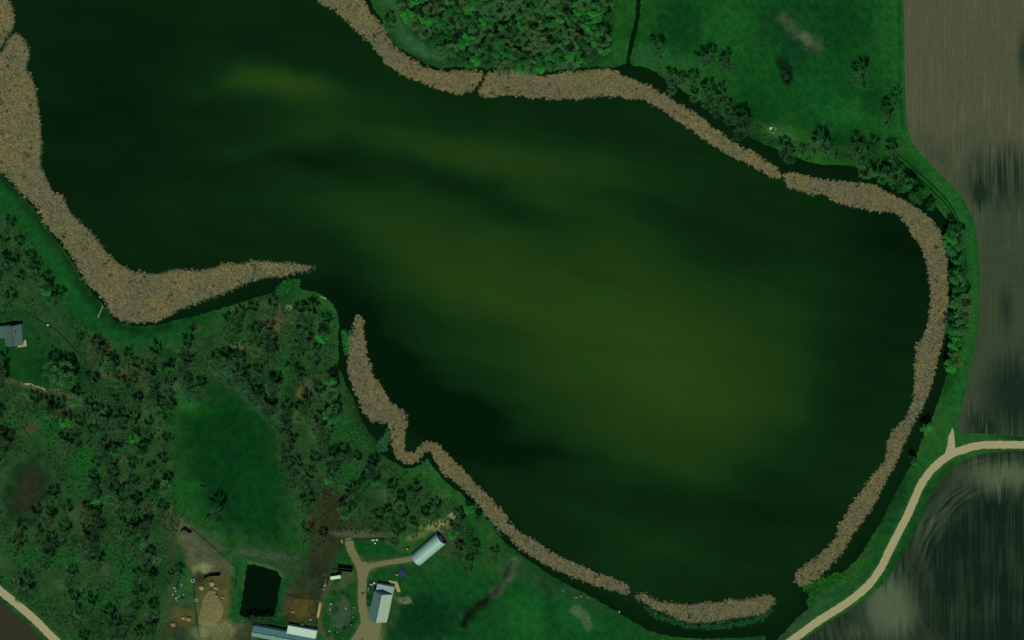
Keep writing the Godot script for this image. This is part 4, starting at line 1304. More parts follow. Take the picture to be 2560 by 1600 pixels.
	var buds := [look("grey-green buds", Color(0.066, 0.20, 0.058), 0.9, 0.15), look("dull green buds", Color(0.045, 0.18, 0.042), 0.9, 0.15), look("olive buds", Color(0.075, 0.18, 0.042), 0.9, 0.15)]
	var leaves := [look("fresh leaves", Color(0.03, 0.23, 0.03), 0.8, 0.1), look("blue-green leaves", Color(0.022, 0.15, 0.03), 0.8, 0.1), look("deep green leaves", Color(0.014, 0.095, 0.018), 0.8, 0.1)]
	for m in leaves + buds:
		m.backlight_enabled = true
		m.backlight = m.albedo_color * 0.35
	var shapes := {"bare": [], "budding": [], "leafy": []}
	for kind in shapes:
		for s in 5:
			shapes[kind].append(tree_shape(100 + s * 7 + kind.length() * 31, kind))

	# labels: what it looks like, then which side of which landmark and how far out it stands
	var ranks := {}
	for t in tree_list:
		var w := near_what(t.x, t.y)
		t.where = w
		t.pick = rng.randi_range(0, 99)
		var size: String = "large" if t.r >= 15.0 else ("small" if t.r < 11.5 else "")
		var hue: String
		if t.kind == "bare":
			hue = ["bare grey", "bare olive", "bare brown", "bare dark"][t.pick % 4]
		elif t.kind == "budding":
			hue = ["grey-green budding", "dull green budding", "olive budding"][t.pick % 3]
		else:
			hue = ["bright green leafy", "bluish green leafy", "deep green leafy"][t.pick % 3]
		t.name = (size + " " + hue).strip_edges()
		var key: String = t.name + w[1] + w[0]
		if not ranks.has(key):
			ranks[key] = []
		ranks[key].append(w[2])
	for key in ranks:
		ranks[key].sort()
	var order := ["nearest", "second nearest", "third nearest", "fourth nearest", "fifth nearest", "sixth nearest", "seventh nearest", "eighth nearest", "ninth nearest", "tenth nearest"]
	for t in tree_list:
		var w: Array = t.where
		var among: Array = ranks[t.name + w[1] + w[0]]
		var label: String = "%s tree %s of %s" % [t.name, w[1], w[0]]
		if among.size() > 1:
			label += ", " + (order[mini(among.find(w[2]), 9)] + " such" if among.find(w[2]) < among.size() - 1 else "farthest such")
		var shape: Array = shapes[t.kind][t.pick % 5]
		var p := spot(t.x, t.y)
		var o := thing("bare_tree" if t.kind == "bare" else ("budding_tree" if t.kind == "budding" else "leafy_tree"), label, "tree", p, rng.randf_range(0, TAU), t.group)
		var scale: float = t.r * STEP / (2.9 if t.group == "trees along the eastern shore" else (3.2 if t.group == "trees of the north-east pasture" else 3.6))
		o.scale = Vector3(scale, scale * rng.randf_range(0.95, 1.25) * (0.85 + 0.3 / maxf(scale, 0.5)), scale)
		var skin: Material = grey_wood[t.pick % 4] if t.kind == "bare" else (buds[t.pick % 3] if t.kind == "budding" else leaves[t.pick % 3])
		part("trunk", shape[0], bark, o)
		part("branches", shape[1], bark if t.kind != "bare" else grey_wood[t.pick % 4], o)
		part("crown", shape[2], skin, o)
	build_shrubs()


func build_shrubs() -> void:
	var leaves := [look("dark shrub", Color(0.02, 0.06, 0.02), 0.85, 0.2), look("green shrub", Color(0.025, 0.11, 0.03), 0.85, 0.2), look("olive shrub", Color(0.06, 0.09, 0.035), 0.85, 0.2)]
	var bark := look("bark", tone(70, 66, 50), 0.95, 0.1)
	var shapes := []
	for s in 4:
		shapes.append(shrub_shape(500 + s))
	var at_list := [[124, 838, 6, 0], [98, 848, 5, 0], [133, 866, 6, 0], [148, 858, 4, 0], [105, 884, 4, 0], [2136, 264, 4, 2], [1968, 190, 9, 0], [1960, 178, 7, 0], [1850, 0, 0, 0], [610, 857, 5, 0], [626, 856, 4, 0], [2305, 1100, 5, 1], [2168, 1368, 4, 2], [612, 1545, 5, 1], [700, 1530, 5, 1], [582, 1500, 4, 0], [580, 1480, 3, 0], [584, 1450, 4, 0], [927, 1475, 6, 1], [924, 1495, 6, 0], [922, 1512, 5, 1], [930, 1458, 5, 0], [920, 1365, 5, 1], [956, 1350, 7, 0], [990, 1360, 6, 1], [820, 1590, 6, 1], [840, 1585, 6, 0], [862, 1572, 7, 0], [880, 1560, 6, 0], [836, 1482, 6, 0], [858, 1484, 6, 1], [870, 1490, 5, 0], [812, 1432, 5, 1], [836, 1424, 6, 1], [445, 1470, 6, 1], [455, 1495, 6, 1], [436, 1490, 5, 1], [690, 1545, 5, 1]]
	var names := ["small dark shrub", "small green shrub", "small olive shrub"]
	var ranks := {}
	for a in at_list:
		if a[2] == 0:
			continue
		var w := near_what(a[0], a[1])
		a.append(w)
		var key: String = names[a[3]] + w[1] + w[0]
		if not ranks.has(key):
			ranks[key] = []
		ranks[key].append(w[2])
	for key in ranks:
		ranks[key].sort()
	var order := ["nearest", "second nearest", "third nearest", "fourth nearest", "fifth nearest", "sixth nearest"]
	for a in at_list:
		if a[2] == 0:
			continue
		var w: Array = a[4]
		var among: Array = ranks[names[a[3]] + w[1] + w[0]]
		var label: String = "%s %s of %s" % [names[a[3]], w[1], w[0]]
		if among.size() > 1:
			label += ", " + order[mini(among.find(w[2]), 5)] + " such"
		var o := thing("shrub", label, "shrub", spot(a[0], a[1]), rng.randf_range(0, TAU), "shrubs about the farm and pasture")
		o.scale = Vector3.ONE * (a[2] * STEP / 1.9)
		var s: Array = shapes[rng.randi_range(0, 3)]
		part("stems", s[0], bark, o)
		part("foliage", s[1], leaves[a[3]], o)


# ---------------------------------------------------------------- the farm

# A gabled building: long axis along its own z; eave and ridge heights; parts are children.
func gable(o: Node3D, width: float, long: float, eave: float, rise: float, west: Material, east: Material, wall: Material, trim: Material, ridge_x := 0.0, over := 0.35) -> void:
	var w := width * 0.5
	var l := long * 0.5
	var top := eave + rise
	var k := kit()
	quad(k, Vector3(-w, -0.8, -l), Vector3(-w, eave, -l), Vector3(-w, eave, l), Vector3(-w, -0.8, l))
	part("wall", commit(k), wall, o)
	k = kit()
	quad(k, Vector3(w, -0.8, l), Vector3(w, eave, l), Vector3(w, eave, -l), Vector3(w, -0.8, -l))
	part("wall", commit(k), wall, o)
	for s in [-1.0, 1.0]:
		k = kit()
		quad(k, Vector3(-w * s, -0.8, l * s), Vector3(-w * s, eave, l * s), Vector3(w * s, eave, l * s), Vector3(w * s, -0.8, l * s))
		tri(k, Vector3(-w * s, eave, l * s), Vector3(ridge_x, top - 0.03, l * s), Vector3(w * s, eave, l * s))
		var g := part("gable_wall", commit(k), wall, o)
		k = kit()
		box(k, Vector3(0, 1.5, s * (l + 0.05)), Vector3(3.6, 3.4, 0.08))
		part("door", commit(k), trim, g)
	for s in [-1.0, 1.0]:
		var edge := Vector3(s * (w + over), eave - 0.12, 0)
		var peak := Vector3(ridge_x, top, 0)
		var d := peak - edge
		var n := Vector3(-d.y * s, absf(d.x), 0).normalized()
		if n.y < 0:
			n = -n
		k = kit()
		var far := Vector3(0, 0, l + over)
		var th := n * 0.1
		quad(k, edge + th - far, peak + th - far, peak + th + far, edge + th + far)
		quad(k, edge - far, edge + far, peak + far, peak - far)
		quad(k, edge - far, edge + th - far, edge + th + far, edge + far)
		quad(k, edge + far, edge + th + far, peak + th + far, peak + far)
		quad(k, edge - far, peak - far, peak + th - far, edge + th - far)
		# standing seams every 0.9 m
		var count := int(long / 0.9)
		for i in count + 1:
			var z := -l - over + 0.06 + (long + 2.0 * over - 0.12) * i / count
			var q0 := edge + n * 0.1 + Vector3(0, 0, z)
			var q1 := peak + n * 0.1 + Vector3(0, 0, z)
			var h := n * 0.06
			var t := Vector3(0, 0, 0.04)
			quad(k, q0 + h - t, q1 + h - t, q1 + h + t, q0 + h + t)
			quad(k, q0 - t, q1 - t, q1 + h - t, q0 + h - t)
			quad(k, q0 + t, q0 + h + t, q1 + h + t, q1 + t)
		part("roof_slope", commit(k), west if s < 0 else east, o)
	k = kit()
	box(k, Vector3(ridge_x, top + 0.12, 0), Vector3(0.4, 0.14, long + over * 2.0 + 0.04))
	part("ridge_cap", commit(k), trim, o)


func lean_to(o: Node3D, called: String, c: Vector3, s: Vector3, drop: Vector3, roof: Material, wall: Material) -> void:
	# a box with a single-pitch roof; drop says how the roof's height changes along x and z
	var k := kit()
	var hx := s.x * 0.5
	var hz := s.z * 0.5
	var p := []
	for q in [Vector2(-1, -1), Vector2(1, -1), Vector2(1, 1), Vector2(-1, 1)]:
		p.append(c + Vector3(q.x * hx, s.y + q.x * drop.x + q.y * drop.z, q.y * hz))
	for i in 4:
		var a: Vector3 = p[i]
		var b: Vector3 = p[(i + 1) % 4]
		quad(k, Vector3(b.x, c.y - 0.8, b.z), Vector3(b.x, b.y - 0.02, b.z), Vector3(a.x, a.y - 0.02, a.z), Vector3(a.x, c.y - 0.8, a.z))
	part(called + "_wall", commit(k), wall, o)
	k = kit()
	var up := Vector3(0, 0.12, 0)
	var e := []
	for i in 4:
		var out := Vector3(signf(p[i].x - c.x), 0, signf(p[i].z - c.z)) * 0.2
		e.append(p[i] + out)
	quad(k, e[0] + up, e[3] + up, e[2] + up, e[1] + up)
	for i in 4:
		var b: Vector3 = e[(i + 1) % 4]
		quad(k, b, b + up, e[i] + up, e[i])
	for i in int(s.x / 0.9):
		var f := (i + 0.5) / int(s.x / 0.9)
		var q0: Vector3 = e[0].lerp(e[1], f) + up
		var q1: Vector3 = e[3].lerp(e[2], f) + up
		var h := Vector3(0, 0.06, 0)
		var t := Vector3(0.04, 0, 0)
		quad(k, q0 + h - t, q1 + h - t, q1 + h + t, q0 + h + t)
		quad(k, q0 - t, q0 + h - t, q1 + h - t, q1 - t)
	part(called + "_roof", commit(k), roof, o)


func build_farm() -> void:
	var steel := look("weathered roof steel", tone(132, 158, 130), 0.42, 0.5, 0.35)
	var steel_shaded := look("blue-grey roof steel", tone(96, 138, 122), 0.45, 0.5, 0.3)  # same roof steel darkened: shade of the west slope put into its colour
	var teal := look("teal roof steel", tone(72, 128, 120), 0.5, 0.5, 0.15)
	var teal_sunlit := look("pale teal roof steel", tone(112, 156, 138), 0.5, 0.5, 0.15)  # same teal lightened: sunlight on the south slope put into its colour
	var white := look("white painted steel", tone(222, 218, 208, 0.86), 0.55, 0.4)
	var cream := look("cream siding", tone(196, 206, 180), 0.7, 0.3)
	var red := look("brown door", tone(70, 50, 36), 0.8, 0.3)
	for m in [steel, steel_shaded, teal, teal_sunlit, white]:
		m.albedo_texture = grain(m.resource_name.length() + 300, 0.02, 0.86)
		m.uv1_triplanar = true
		m.uv1_scale = Vector3(0.05, 0.05, 0.05)

	# the arched barn: a half cylinder of ribbed steel, axis from south-west to north-east
	var a := at(1043.5, 1395)
	var b := at(1106, 1342)
	var mid := (a + b) * 0.5
	var long := (b - a).length()
	var arch := thing("arched_barn", "arched silver steel barn with a dark north-east end", "barn", Vector3(mid.x, ground_at(mid.x, mid.y) - 0.1, mid.y), atan2(b.x - a.x, b.y - a.y))
	var k := kit()
	var r := 5.45
	var tall := 5.3
	var ribs := int(long / 0.45)
	var sides := 18
	for i in ribs * 2:
		var z0 := -long * 0.5 + long * i / (ribs * 2.0)
		var z1 := -long * 0.5 + long * (i + 1) / (ribs * 2.0)
		var g0 := 0.05 if i % 2 == 0 else -0.05
		var g1 := -g0
		for j in sides:
			var t0 := PI * j / sides
			var t1 := PI * (j + 1) / sides
			var p0 := Vector3(cos(t0) * (r + g0), sin(t0) * (tall + g0), z0)
			var p1 := Vector3(cos(t1) * (r + g0), sin(t1) * (tall + g0), z0)
			var p2 := Vector3(cos(t1) * (r + g1), sin(t1) * (tall + g1), z1)
			var p3 := Vector3(cos(t0) * (r + g1), sin(t0) * (tall + g1), z1)
			quad(k, p0, p1, p2, p3)
	part("arched_roof", commit(k), look("ribbed barn steel", tone(152, 190, 168), 0.45, 0.5, 0.15), arch)
	for s in [-1.0, 1.0]:
		k = kit()
		var z: float = s * (long * 0.5 - 0.25)
		for j in sides:
			var t0 := PI * j / sides
			var t1 := PI * (j + 1) / sides
			tri(k, Vector3(0, 0, z), Vector3(cos(t0) * r, sin(t0) * tall, z), Vector3(cos(t1) * r, sin(t1) * tall, z))
		quad(k, Vector3(-r, -0.8, z), Vector3(-r, 0, z), Vector3(r, 0, z), Vector3(r, -0.8, z))
		var w := part("end_wall", commit(k), look("barn end steel", tone(70, 92, 92), 0.6, 0.4, 0.2), arch)
		k = kit()
		box(k, Vector3(0, 1.9, z + s * 0.06), Vector3(4.4, 3.8, 0.08))
		part("sliding_door", commit(k), cream, w)
	k = kit()
	for j in sides:
		var t0 := PI * j / sides
		var t1 := PI * (j + 1) / sides
		for q in [[r + 0.22, tall + 0.22, r - 0.1, tall - 0.1]]:
			var z := -long * 0.5 - 0.1
			var o0 := Vector3(cos(t0) * q[0], sin(t0) * q[1], z)
			var o1 := Vector3(cos(t1) * q[0], sin(t1) * q[1], z)
			var i0 := Vector3(cos(t0) * q[2], sin(t0) * q[3], z)
			var i1 := Vector3(cos(t1) * q[2], sin(t1) * q[3], z)
			var dz := Vector3(0, 0, 0.3)
			quad(k, i0, o0, o1, i1)
			quad(k, o0, o0 + dz, o1 + dz, o1)
	part("end_trim", commit(k), white, arch)

	# the gabled barn
	var gp := spot(956, 1508)
	var barn := thing("gabled_barn", "big grey gabled barn with a white east wall and a northern lean-to", "barn", gp, deg_to_rad(-11.7))
	gable(barn, 13.4, 20.8, 4.3, 3.2, steel_shaded, steel, white, red, 0.0, 0.12)
	lean_to(barn, "annex", Vector3(0.6, 0, -12.9), Vector3(12.4, 3.0, 4.6), Vector3(0, 0, 0.35), look("annex roof steel", tone(126, 150, 140), 0.45, 0.5, 0.3), white)
	k = kit()
	box(k, Vector3(6.9, 4.0, 0), Vector3(0.22, 0.24, 21.2))
	part("gutter", commit(k), white, barn)
	var pad := sheet("concrete_pad", line([976, 1451, 994, 1453, 1001, 1474, 1002, 1480, 994, 1478, 989, 1466, 975, 1458]), 0.1, look("worn concrete", tone(160, 134, 100), 0.95, 0.15), 6.0)
	tag(pad, "tan concrete slab at the gabled barn's north-east corner", "paving", "", "structure")

	# the cattle shed with its white wing
	var turn := deg_to_rad(-10.7)
	var dir := Vector2(cos(turn), -sin(turn))
	var shed_at := at(714, 1586)
	var shed := thing("cattle_shed", "long teal roofed cattle shed with a white roofed wing", "shed", Vector3(shed_at.x, ground_at(shed_at.x, shed_at.y), shed_at.y), turn - PI * 0.5)
	gable(shed, 7.4, 47.0, 3.0, 1.3, teal, teal_sunlit, cream, red)
	k = kit()
	lean_to(shed, "wing", Vector3(-6.1, 0, -12.6), Vector3(5.2, 3.1, 21.5), Vector3(0.3, 0, 0), white, cream)
	k = kit()
	box(k, Vector3(1.9, 3.95, -2.4), Vector3(3.6, 0.3, 0.35))
	part("roof_pipe", commit(k), white, shed)
	for z in [-8.0, 8.0, 18.0]:
		k = kit()
		tube(k, Vector3(0, 4.2, z), Vector3(0, 4.9, z), 0.35, 0.35, 10, true)
		part("roof_vent", commit(k), white, shed)

	# the house by the west edge of the map
	var slate := look("blue-grey shingles", tone(74, 106, 96), 0.85, 0.3)
	slate.albedo_texture = grain(412, 0.05, 0.78)
	slate.uv1_triplanar = true
	slate.uv1_scale = Vector3(0.1, 0.1, 0.1)
	var hp := spot(40, 834)
	var house := thing("house", "low blue-grey roofed house with pale walls beside the western lawn", "house", hp, deg_to_rad(5))
	gable(house, 12.6, 14.6, 2.9, 1.5, slate, slate, cream, red)
	lean_to(house, "west_wing", Vector3(-12.5, 0, -3.0), Vector3(12.6, 3.0, 8.4), Vector3(0, 0, -0.15), slate, cream)
	k = kit()
	box(k, Vector3(2.2, 4.6, -3.0), Vector3(0.7, 1.4, 0.7))
	part("chimney", commit(k), look("chimney brick", tone(120, 84, 68), 0.9, 0.2), house)
	k = kit()
	tube(k, Vector3(3.6, 3.6, 1.4), Vector3(3.6, 4.3, 1.4), 0.18, 0.18, 8, true)
	part("vent_pipe", commit(k), white, house)
	for z in [-4.0, 0.0, 4.0]:
		k = kit()
		box(k, Vector3(6.36, 1.7, z), Vector3(0.1, 1.2, 1.3))
		var wf := part("window", commit(k), white, house)
		k = kit()
		box(k, Vector3(6.42, 1.7, z), Vector3(0.06, 1.0, 1.1))
		part("pane", commit(k), look("window glass", Color(0.03, 0.04, 0.045), 0.1, 0.5), wf)
	var deck := thing("deck", "tan wooden deck with a railing at the house's south-east corner", "deck", spot(57, 857), deg_to_rad(8))
	for i in 15:
		k = kit()
		box(k, Vector3(-3.4 + i * 0.48, 0.75, 0), Vector3(0.44, 0.06, 4.6))
		part("plank", commit(k), look("deck plank" + str(i % 3), tone(178 + (i % 3) * 12, 142 + (i % 3) * 8, 108 + (i % 3) * 6), 0.9, 0.2), deck)
	for p in [[-3.5, -2.2], [-3.5, 2.2], [3.5, -2.2], [3.5, 2.2], [0.0, 2.2], [3.5, 0.0]]:
		k = kit()
		box(k, Vector3(p[0], 0.4, p[1]), Vector3(0.14, 2.6, 0.14))
		part("post", commit(k), cream, deck)
	for p in [[0.0, 2.2, 7.1, 0.1], [3.5, 0.0, 0.1, 4.5]]:
		k = kit()
		box(k, Vector3(p[0], 1.65, p[1]), Vector3(p[2], 0.1, p[3]))
		part("rail", commit(k), cream, deck)

	# trailers by the driveway
	var tr := thing("stock_trailer", "white roofed trailer parked west of the driveway", "trailer", spot(843, 1438), deg_to_rad(8.5))
	k = kit()
	box(k, Vector3(0, 1.75, 0), Vector3(7.8, 2.0, 2.3))
	part("body", commit(k), look("trailer side", tone(120, 124, 116), 0.6, 0.4), tr)
	k = kit()
	box(k, Vector3(0, 2.82, 0), Vector3(7.9, 0.12, 2.4))
	part("roof", commit(k), white, tr)
	for x in [-0.8, 0.8]:
		for z in [-1.0, 1.0]:
			k = kit()
			tube(k, Vector3(x, 0.45, z - 0.12), Vector3(x, 0.45, z + 0.12), 0.45, 0.45, 12, true)
			part("wheel", commit(k), look("rubber", tone(26, 26, 26), 0.9, 0.2), tr)
	k = kit()
	box(k, Vector3(-4.4, 0.7, 0), Vector3(1.4, 0.12, 0.2))
	part("hitch", commit(k), look("black steel", tone(20, 22, 22), 0.6, 0.4), tr)
	tr = thing("flatbed_trailer", "long dark green wagon lying between the trailer and the driveway", "wagon", spot(865, 1419), deg_to_rad(-6))
	k = kit()
	box(k, Vector3(0, 1.2, 0), Vector3(11.2, 0.25, 2.4))
	part("deck", commit(k), look("dark green paint", tone(8, 34, 20), 0.7, 0.3), tr)
	k = kit()
	box(k, Vector3(0, 2.1, -1.1), Vector3(11.2, 1.6, 0.12))
	part("side_panel", commit(k), look("dark green paint", tone(8, 34, 20), 0.7, 0.3), tr)
	k = kit()
	box(k, Vector3(0, 2.1, 1.1), Vector3(11.2, 1.6, 0.12))
	part("side_panel", commit(k), look("dark green paint", tone(8, 34, 20), 0.7, 0.3), tr)
	for x in [-4.2, -3.2, 3.8]:
		for z in [-0.95, 0.95]:
			k = kit()
			tube(k, Vector3(x, 0.5, z - 0.13), Vector3(x, 0.5, z + 0.13), 0.5, 0.5, 12, true)
			part("wheel", commit(k), look("rubber", tone(26, 26, 26), 0.9, 0.2), tr)

	# blue cultivator and a small yellow baler beside it
	var blue := look("blue paint", tone(38, 62, 130), 0.6, 0.4)
	var cult := thing("cultivator", "blue farm cultivator on the grass south of the arched barn", "implement", spot(1007, 1431), deg_to_rad(28))
	for z in [-1.6, -0.5, 0.6, 1.7]:
		k = kit()
		box(k, Vector3(0, 0.8, z), Vector3(4.6, 0.25, 0.3))
		part("cross_bar", commit(k), blue, cult)
	for x in [-2.1, -0.7, 0.7, 2.1]:
		k = kit()
		box(k, Vector3(x, 0.95, 0), Vector3(0.26, 0.2, 4.6))
		part("frame_beam", commit(k), blue, cult)
	k = kit()
	for x in 9:
		for z in [-1.6, -0.5, 0.6, 1.7]:
			box(k, Vector3(-2.2 + x * 0.55, 0.35, z + 0.15), Vector3(0.06, 0.7, 0.16))
	part("shanks", commit(k), look("black steel", tone(20, 22, 22), 0.6, 0.4), cult).set_meta("kind", "stuff")
	k = kit()
	box(k, Vector3(0, 0.7, -3.6), Vector3(0.24, 0.2, 2.6))
	part("drawbar", commit(k), blue, cult)
	for x in [-1.6, 1.6]:
		k = kit()
		tube(k, Vector3(x - 0.14, 0.42, 2.5), Vector3(x + 0.14, 0.42, 2.5), 0.42, 0.42, 12, true)
		part("wheel", commit(k), look("rubber", tone(26, 26, 26), 0.9, 0.2), cult)
	var baler := thing("mower", "small yellow mower on the grass beside the blue cultivator", "implement", spot(993, 1434), deg_to_rad(-20))
	k = kit()
	box(k, Vector3(0, 0.8, 0), Vector3(2.2, 0.7, 1.3))
	part("deck", commit(k), look("yellow paint", tone(132, 128, 50), 0.6, 0.4), baler)
	k = kit()
	box(k, Vector3(-0.4, 1.35, 0), Vector3(0.7, 0.5, 0.7))
	part("engine_cover", commit(k), look("dark paint", tone(30, 40, 30), 0.6, 0.4), baler)
	for x in [-0.8, 0.8]:
		for z in [-0.7, 0.7]:
			k = kit()
			tube(k, Vector3(x, 0.35, z - 0.1), Vector3(x, 0.35, z + 0.1), 0.35, 0.35, 10, true)
			part("wheel", commit(k), look("rubber", tone(26, 26, 26), 0.9, 0.2), baler)

	# earth mound of old bedding in the cattle yard
	var md := kit()
	var centre := at(526, 1522)
	var steps := 44
	var prof := []
	for i in steps + 1:
		var row := []
		for j in 14:
			var f := j / 13.0
			var t := TAU * i / steps
			var rx := 8.6 + 1.1 * sin(t * 3.0 + 1.0) + 1.8 * fine.get_noise_2d(cos(t) * 14.0, sin(t) * 14.0)
			var rz := 15.6 + 1.5 * cos(t * 2.0)
			if sin(t) < 0.0:
				rx *= 0.72 + 0.28 * (1.0 + sin(t))
			var x := cos(t) * rx * f - sin(t) * 1.6 * f
			var z := sin(t) * rz * f
			var y := (1.0 - f * f) * 1.3 + 0.75 * fine.get_noise_2d(x * 3.2, z * 3.2) * minf(1.0, (1.0 - f) * 3.0)
			row.append(Vector3(centre.x + x, ground_at(centre.x + x, centre.y + z) + y - 0.06, centre.y + z))
		prof.append(row)
	for i in steps:
		for j in 13:
			quad(md, prof[i][j], prof[i][j + 1], prof[i + 1][j + 1], prof[i + 1][j])
	var bed_look := look("old bedding", tone(142, 138, 88, 1.0), 0.97, 0.1)
	bed_look.albedo_texture = grain(77, 0.05, 0.5, 512, 5)
	bed_look.uv1_triplanar = true
	bed_look.uv1_world_triplanar = true
	bed_look.uv1_scale = Vector3(0.06, 0.06, 0.06)
	var mo := part("bedding_mound", commit(md), bed_look, self)
	tag(mo, "long tan mound of old bedding in the cattle yard", "mound")

	# hay rings and water tanks
	var hay := look("hay", tone(190, 158, 118), 0.97, 0.1)
	hay.albedo_texture = grain(78, 0.06, 0.7)
	hay.uv1_triplanar = true
	hay.uv1_scale = Vector3(0.25, 0.25, 0.25)
	var hay_dark := look("trampled hay", tone(150, 118, 70), 0.97, 0.1)
	var dull := look("galvanized steel", tone(130, 130, 118), 0.5, 0.5, 0.4)
	var hr := RandomNumberGenerator.new()
	hr.seed = 61
	for f in [[505, 1469, 2.0, 1, "full pale hay ring at the north end of the mound, west one"], [531, 1459, 2.0, 1, "full pale hay ring nearest the black windbreak"], [540, 1470, 1.5, 0, "half empty hay ring just below the ring nearest the windbreak"], [541.5, 1489, 1.0, 1, "smallest pale hay heap beside the neck of the mound"], [558, 1494, 1.2, 0, "nearly empty hay ring east of the mound's neck"], [473, 1547, 1.9, 2, "full tan hay ring west of the mound's south end"], [459, 1545, 1.6, 0, "empty ring touching the tan hay ring west of the mound"], [433, 1561, 1.6, 0, "lone brownish hay ring farthest south-west of the mound"]]:
		var o := thing("hay_ring", f[4], "hay feeder", spot(f[0], f[1]), 0.0, "hay rings in the cattle yard")
		k = kit()
		ring(k, Vector3(0, 0, 0), f[2] - 0.08, f[2], 1.0, 24)
		part("steel_ring", commit(k), dull if f[3] != 2 else hay_dark, o)
		k = kit()
		blob(k, Vector3(0, 0.1, 0), Vector3(f[2] * 0.97, 1.1 if f[3] > 0 else 0.35, f[2] * 0.97), hr, 0.06, 8, 18)
		if f[3] == 0:
			ring(k, Vector3.ZERO, f[2], f[2] + 0.35, 0.2, 22)
		part("hay", commit(k), (hay if f[3] == 1 else hay_dark), o)
	for f in [[483.5, 1450, "round water tank with a pale rim north-west of the mound"], [492.5, 1498.5, "round water tank with a pale rim at the mound's west edge"]]:
		var o := thing("water_tank", f[2], "water tank", spot(f[0], f[1]), 0.0, "round stock tanks of the cattle yard")
		k = kit()
		ring(k, Vector3.ZERO, 0.85, 1.3, 0.7, 22)
		part("rim", commit(k), look("pale tank rim", tone(126, 184, 156), 0.6, 0.4), o)
		k = kit()
		tube(k, Vector3(0, 0.3, 0), Vector3(0, 0.5, 0), 0.84, 0.84, 18, true)
		part("water", commit(k), look("tank water", tone(8, 22, 20), 0.1, 0.4), o)

	# windbreaks of upright dark boards
	var board := look("dark boards", tone(34, 28, 22), 0.9, 0.2)
	for wdef in [["black board windbreak standing north of the hay rings", [511, 1441, 529, 1435, 553, 1434]], ["small dark board windbreak at the north tip of the cattle yard", [453, 1328, 464, 1319, 481, 1329]]]:
		var pts := line(wdef[1])
		var o := thing("windbreak", wdef[0], "windbreak", Vector3(pts[1].x, ground_at(pts[1].x, pts[1].y), pts[1].y))
		for s in pts.size() - 1:
			var d := pts[s + 1] - pts[s]
			var n := int(d.length() / 0.5)
			for i in n:
				var p := pts[s] + d * ((i + 0.5) / n) - pts[1]
				k = kit()
				box(k, Vector3(p.x, 1.4, p.y), Vector3(0.46, 3.0, 0.14), Basis(Vector3.UP, -d.angle()))
				part("plank", commit(k), board, o)

	# long feed bunk beside the mud yard
	var bunk := thing("feed_bunk", "long tan feed bunk between the mud yard and the driveway", "feed bunk", spot(799, 1523), deg_to_rad(-11))
	k = kit()
	box(k, Vector3(0, 0.3, 0), Vector3(1.9, 0.6, 12.0))
	part("trough", commit(k), look("bunk boards", tone(150, 112, 74), 0.9, 0.2), bunk)
	k = kit()
	box(k, Vector3(0.15, 0.68, 0.4), Vector3(1.2, 0.2, 10.6))
	part("feed", commit(k), look("feed", tone(196, 156, 108), 0.95, 0.1), bunk)
	k = kit()
	box(k, Vector3(-0.85, 0.85, 0), Vector3(0.12, 0.2, 12.1))
	part("rail", commit(k), look("bunk rail", tone(104, 70, 44), 0.9, 0.2), bunk)

	# white oil drum tank by the arched barn
	var drum := thing("fuel_tank", "small cream fuel tank on the grass west of the arched barn", "tank", spot(1022, 1370))
	k = kit()
	tube(k, Vector3(0, 0.4, -0.5), Vector3(0, 0.4, 0.5), 0.0, 0.0, 3)
	tube(k, Vector3(0, 0.0, 0), Vector3(0, 1.7, 0), 0.95, 0.95, 18, true)
	tube(k, Vector3(0, 1.7, 0), Vector3(0, 2.1, 0), 0.95, 0.3, 18, true)
	part("shell", commit(k), look("cream tank paint", tone(226, 216, 186), 0.6, 0.4), drum)
	k = kit()
	tube(k, Vector3(0, 2.1, 0), Vector3(0, 2.3, 0), 0.2, 0.2, 10, true)
	part("cap", commit(k), dull, drum)


func pale_log(called: String, label: String, category: String, p: Vector3, turn: float, long: float, s: int, wood: Material, rays := 5) -> void:
	# a dead tree lying on its side: a trunk with bare limbs
	var r := RandomNumberGenerator.new()
	r.seed = s
	var o := thing(called, label, category, p, turn)
	var k := kit()
	tube(k, Vector3(0, 0.35, 0), Vector3(long * 0.55, 0.5, 0), 0.34, 0.24, 8, true)
	part("trunk", commit(k), wood, o)
	k = kit()
	for i in rays:
		var f := r.randf_range(0.3, 0.55)
		var a := r.randf_range(-1.0, 1.0)
		var p0 := Vector3(long * f, 0.5, 0)
		var p1 := p0 + Vector3(cos(a) * long * 0.4, r.randf_range(0.2, 2.0), sin(a) * long * 0.4)
		tube(k, p0, p1, 0.16, 0.05, 5)
		for j in 5:
			var q := p0.lerp(p1, r.randf_range(0.3, 1.0))
			var b := a + r.randf_range(-1.2, 1.2)
			tube(k, q, q + Vector3(cos(b), r.randf_range(-0.2, 0.6), sin(b)) * r.randf_range(0.8, 2.2), 0.06, 0.02, 4)
	part("limbs", commit(k), wood, o)


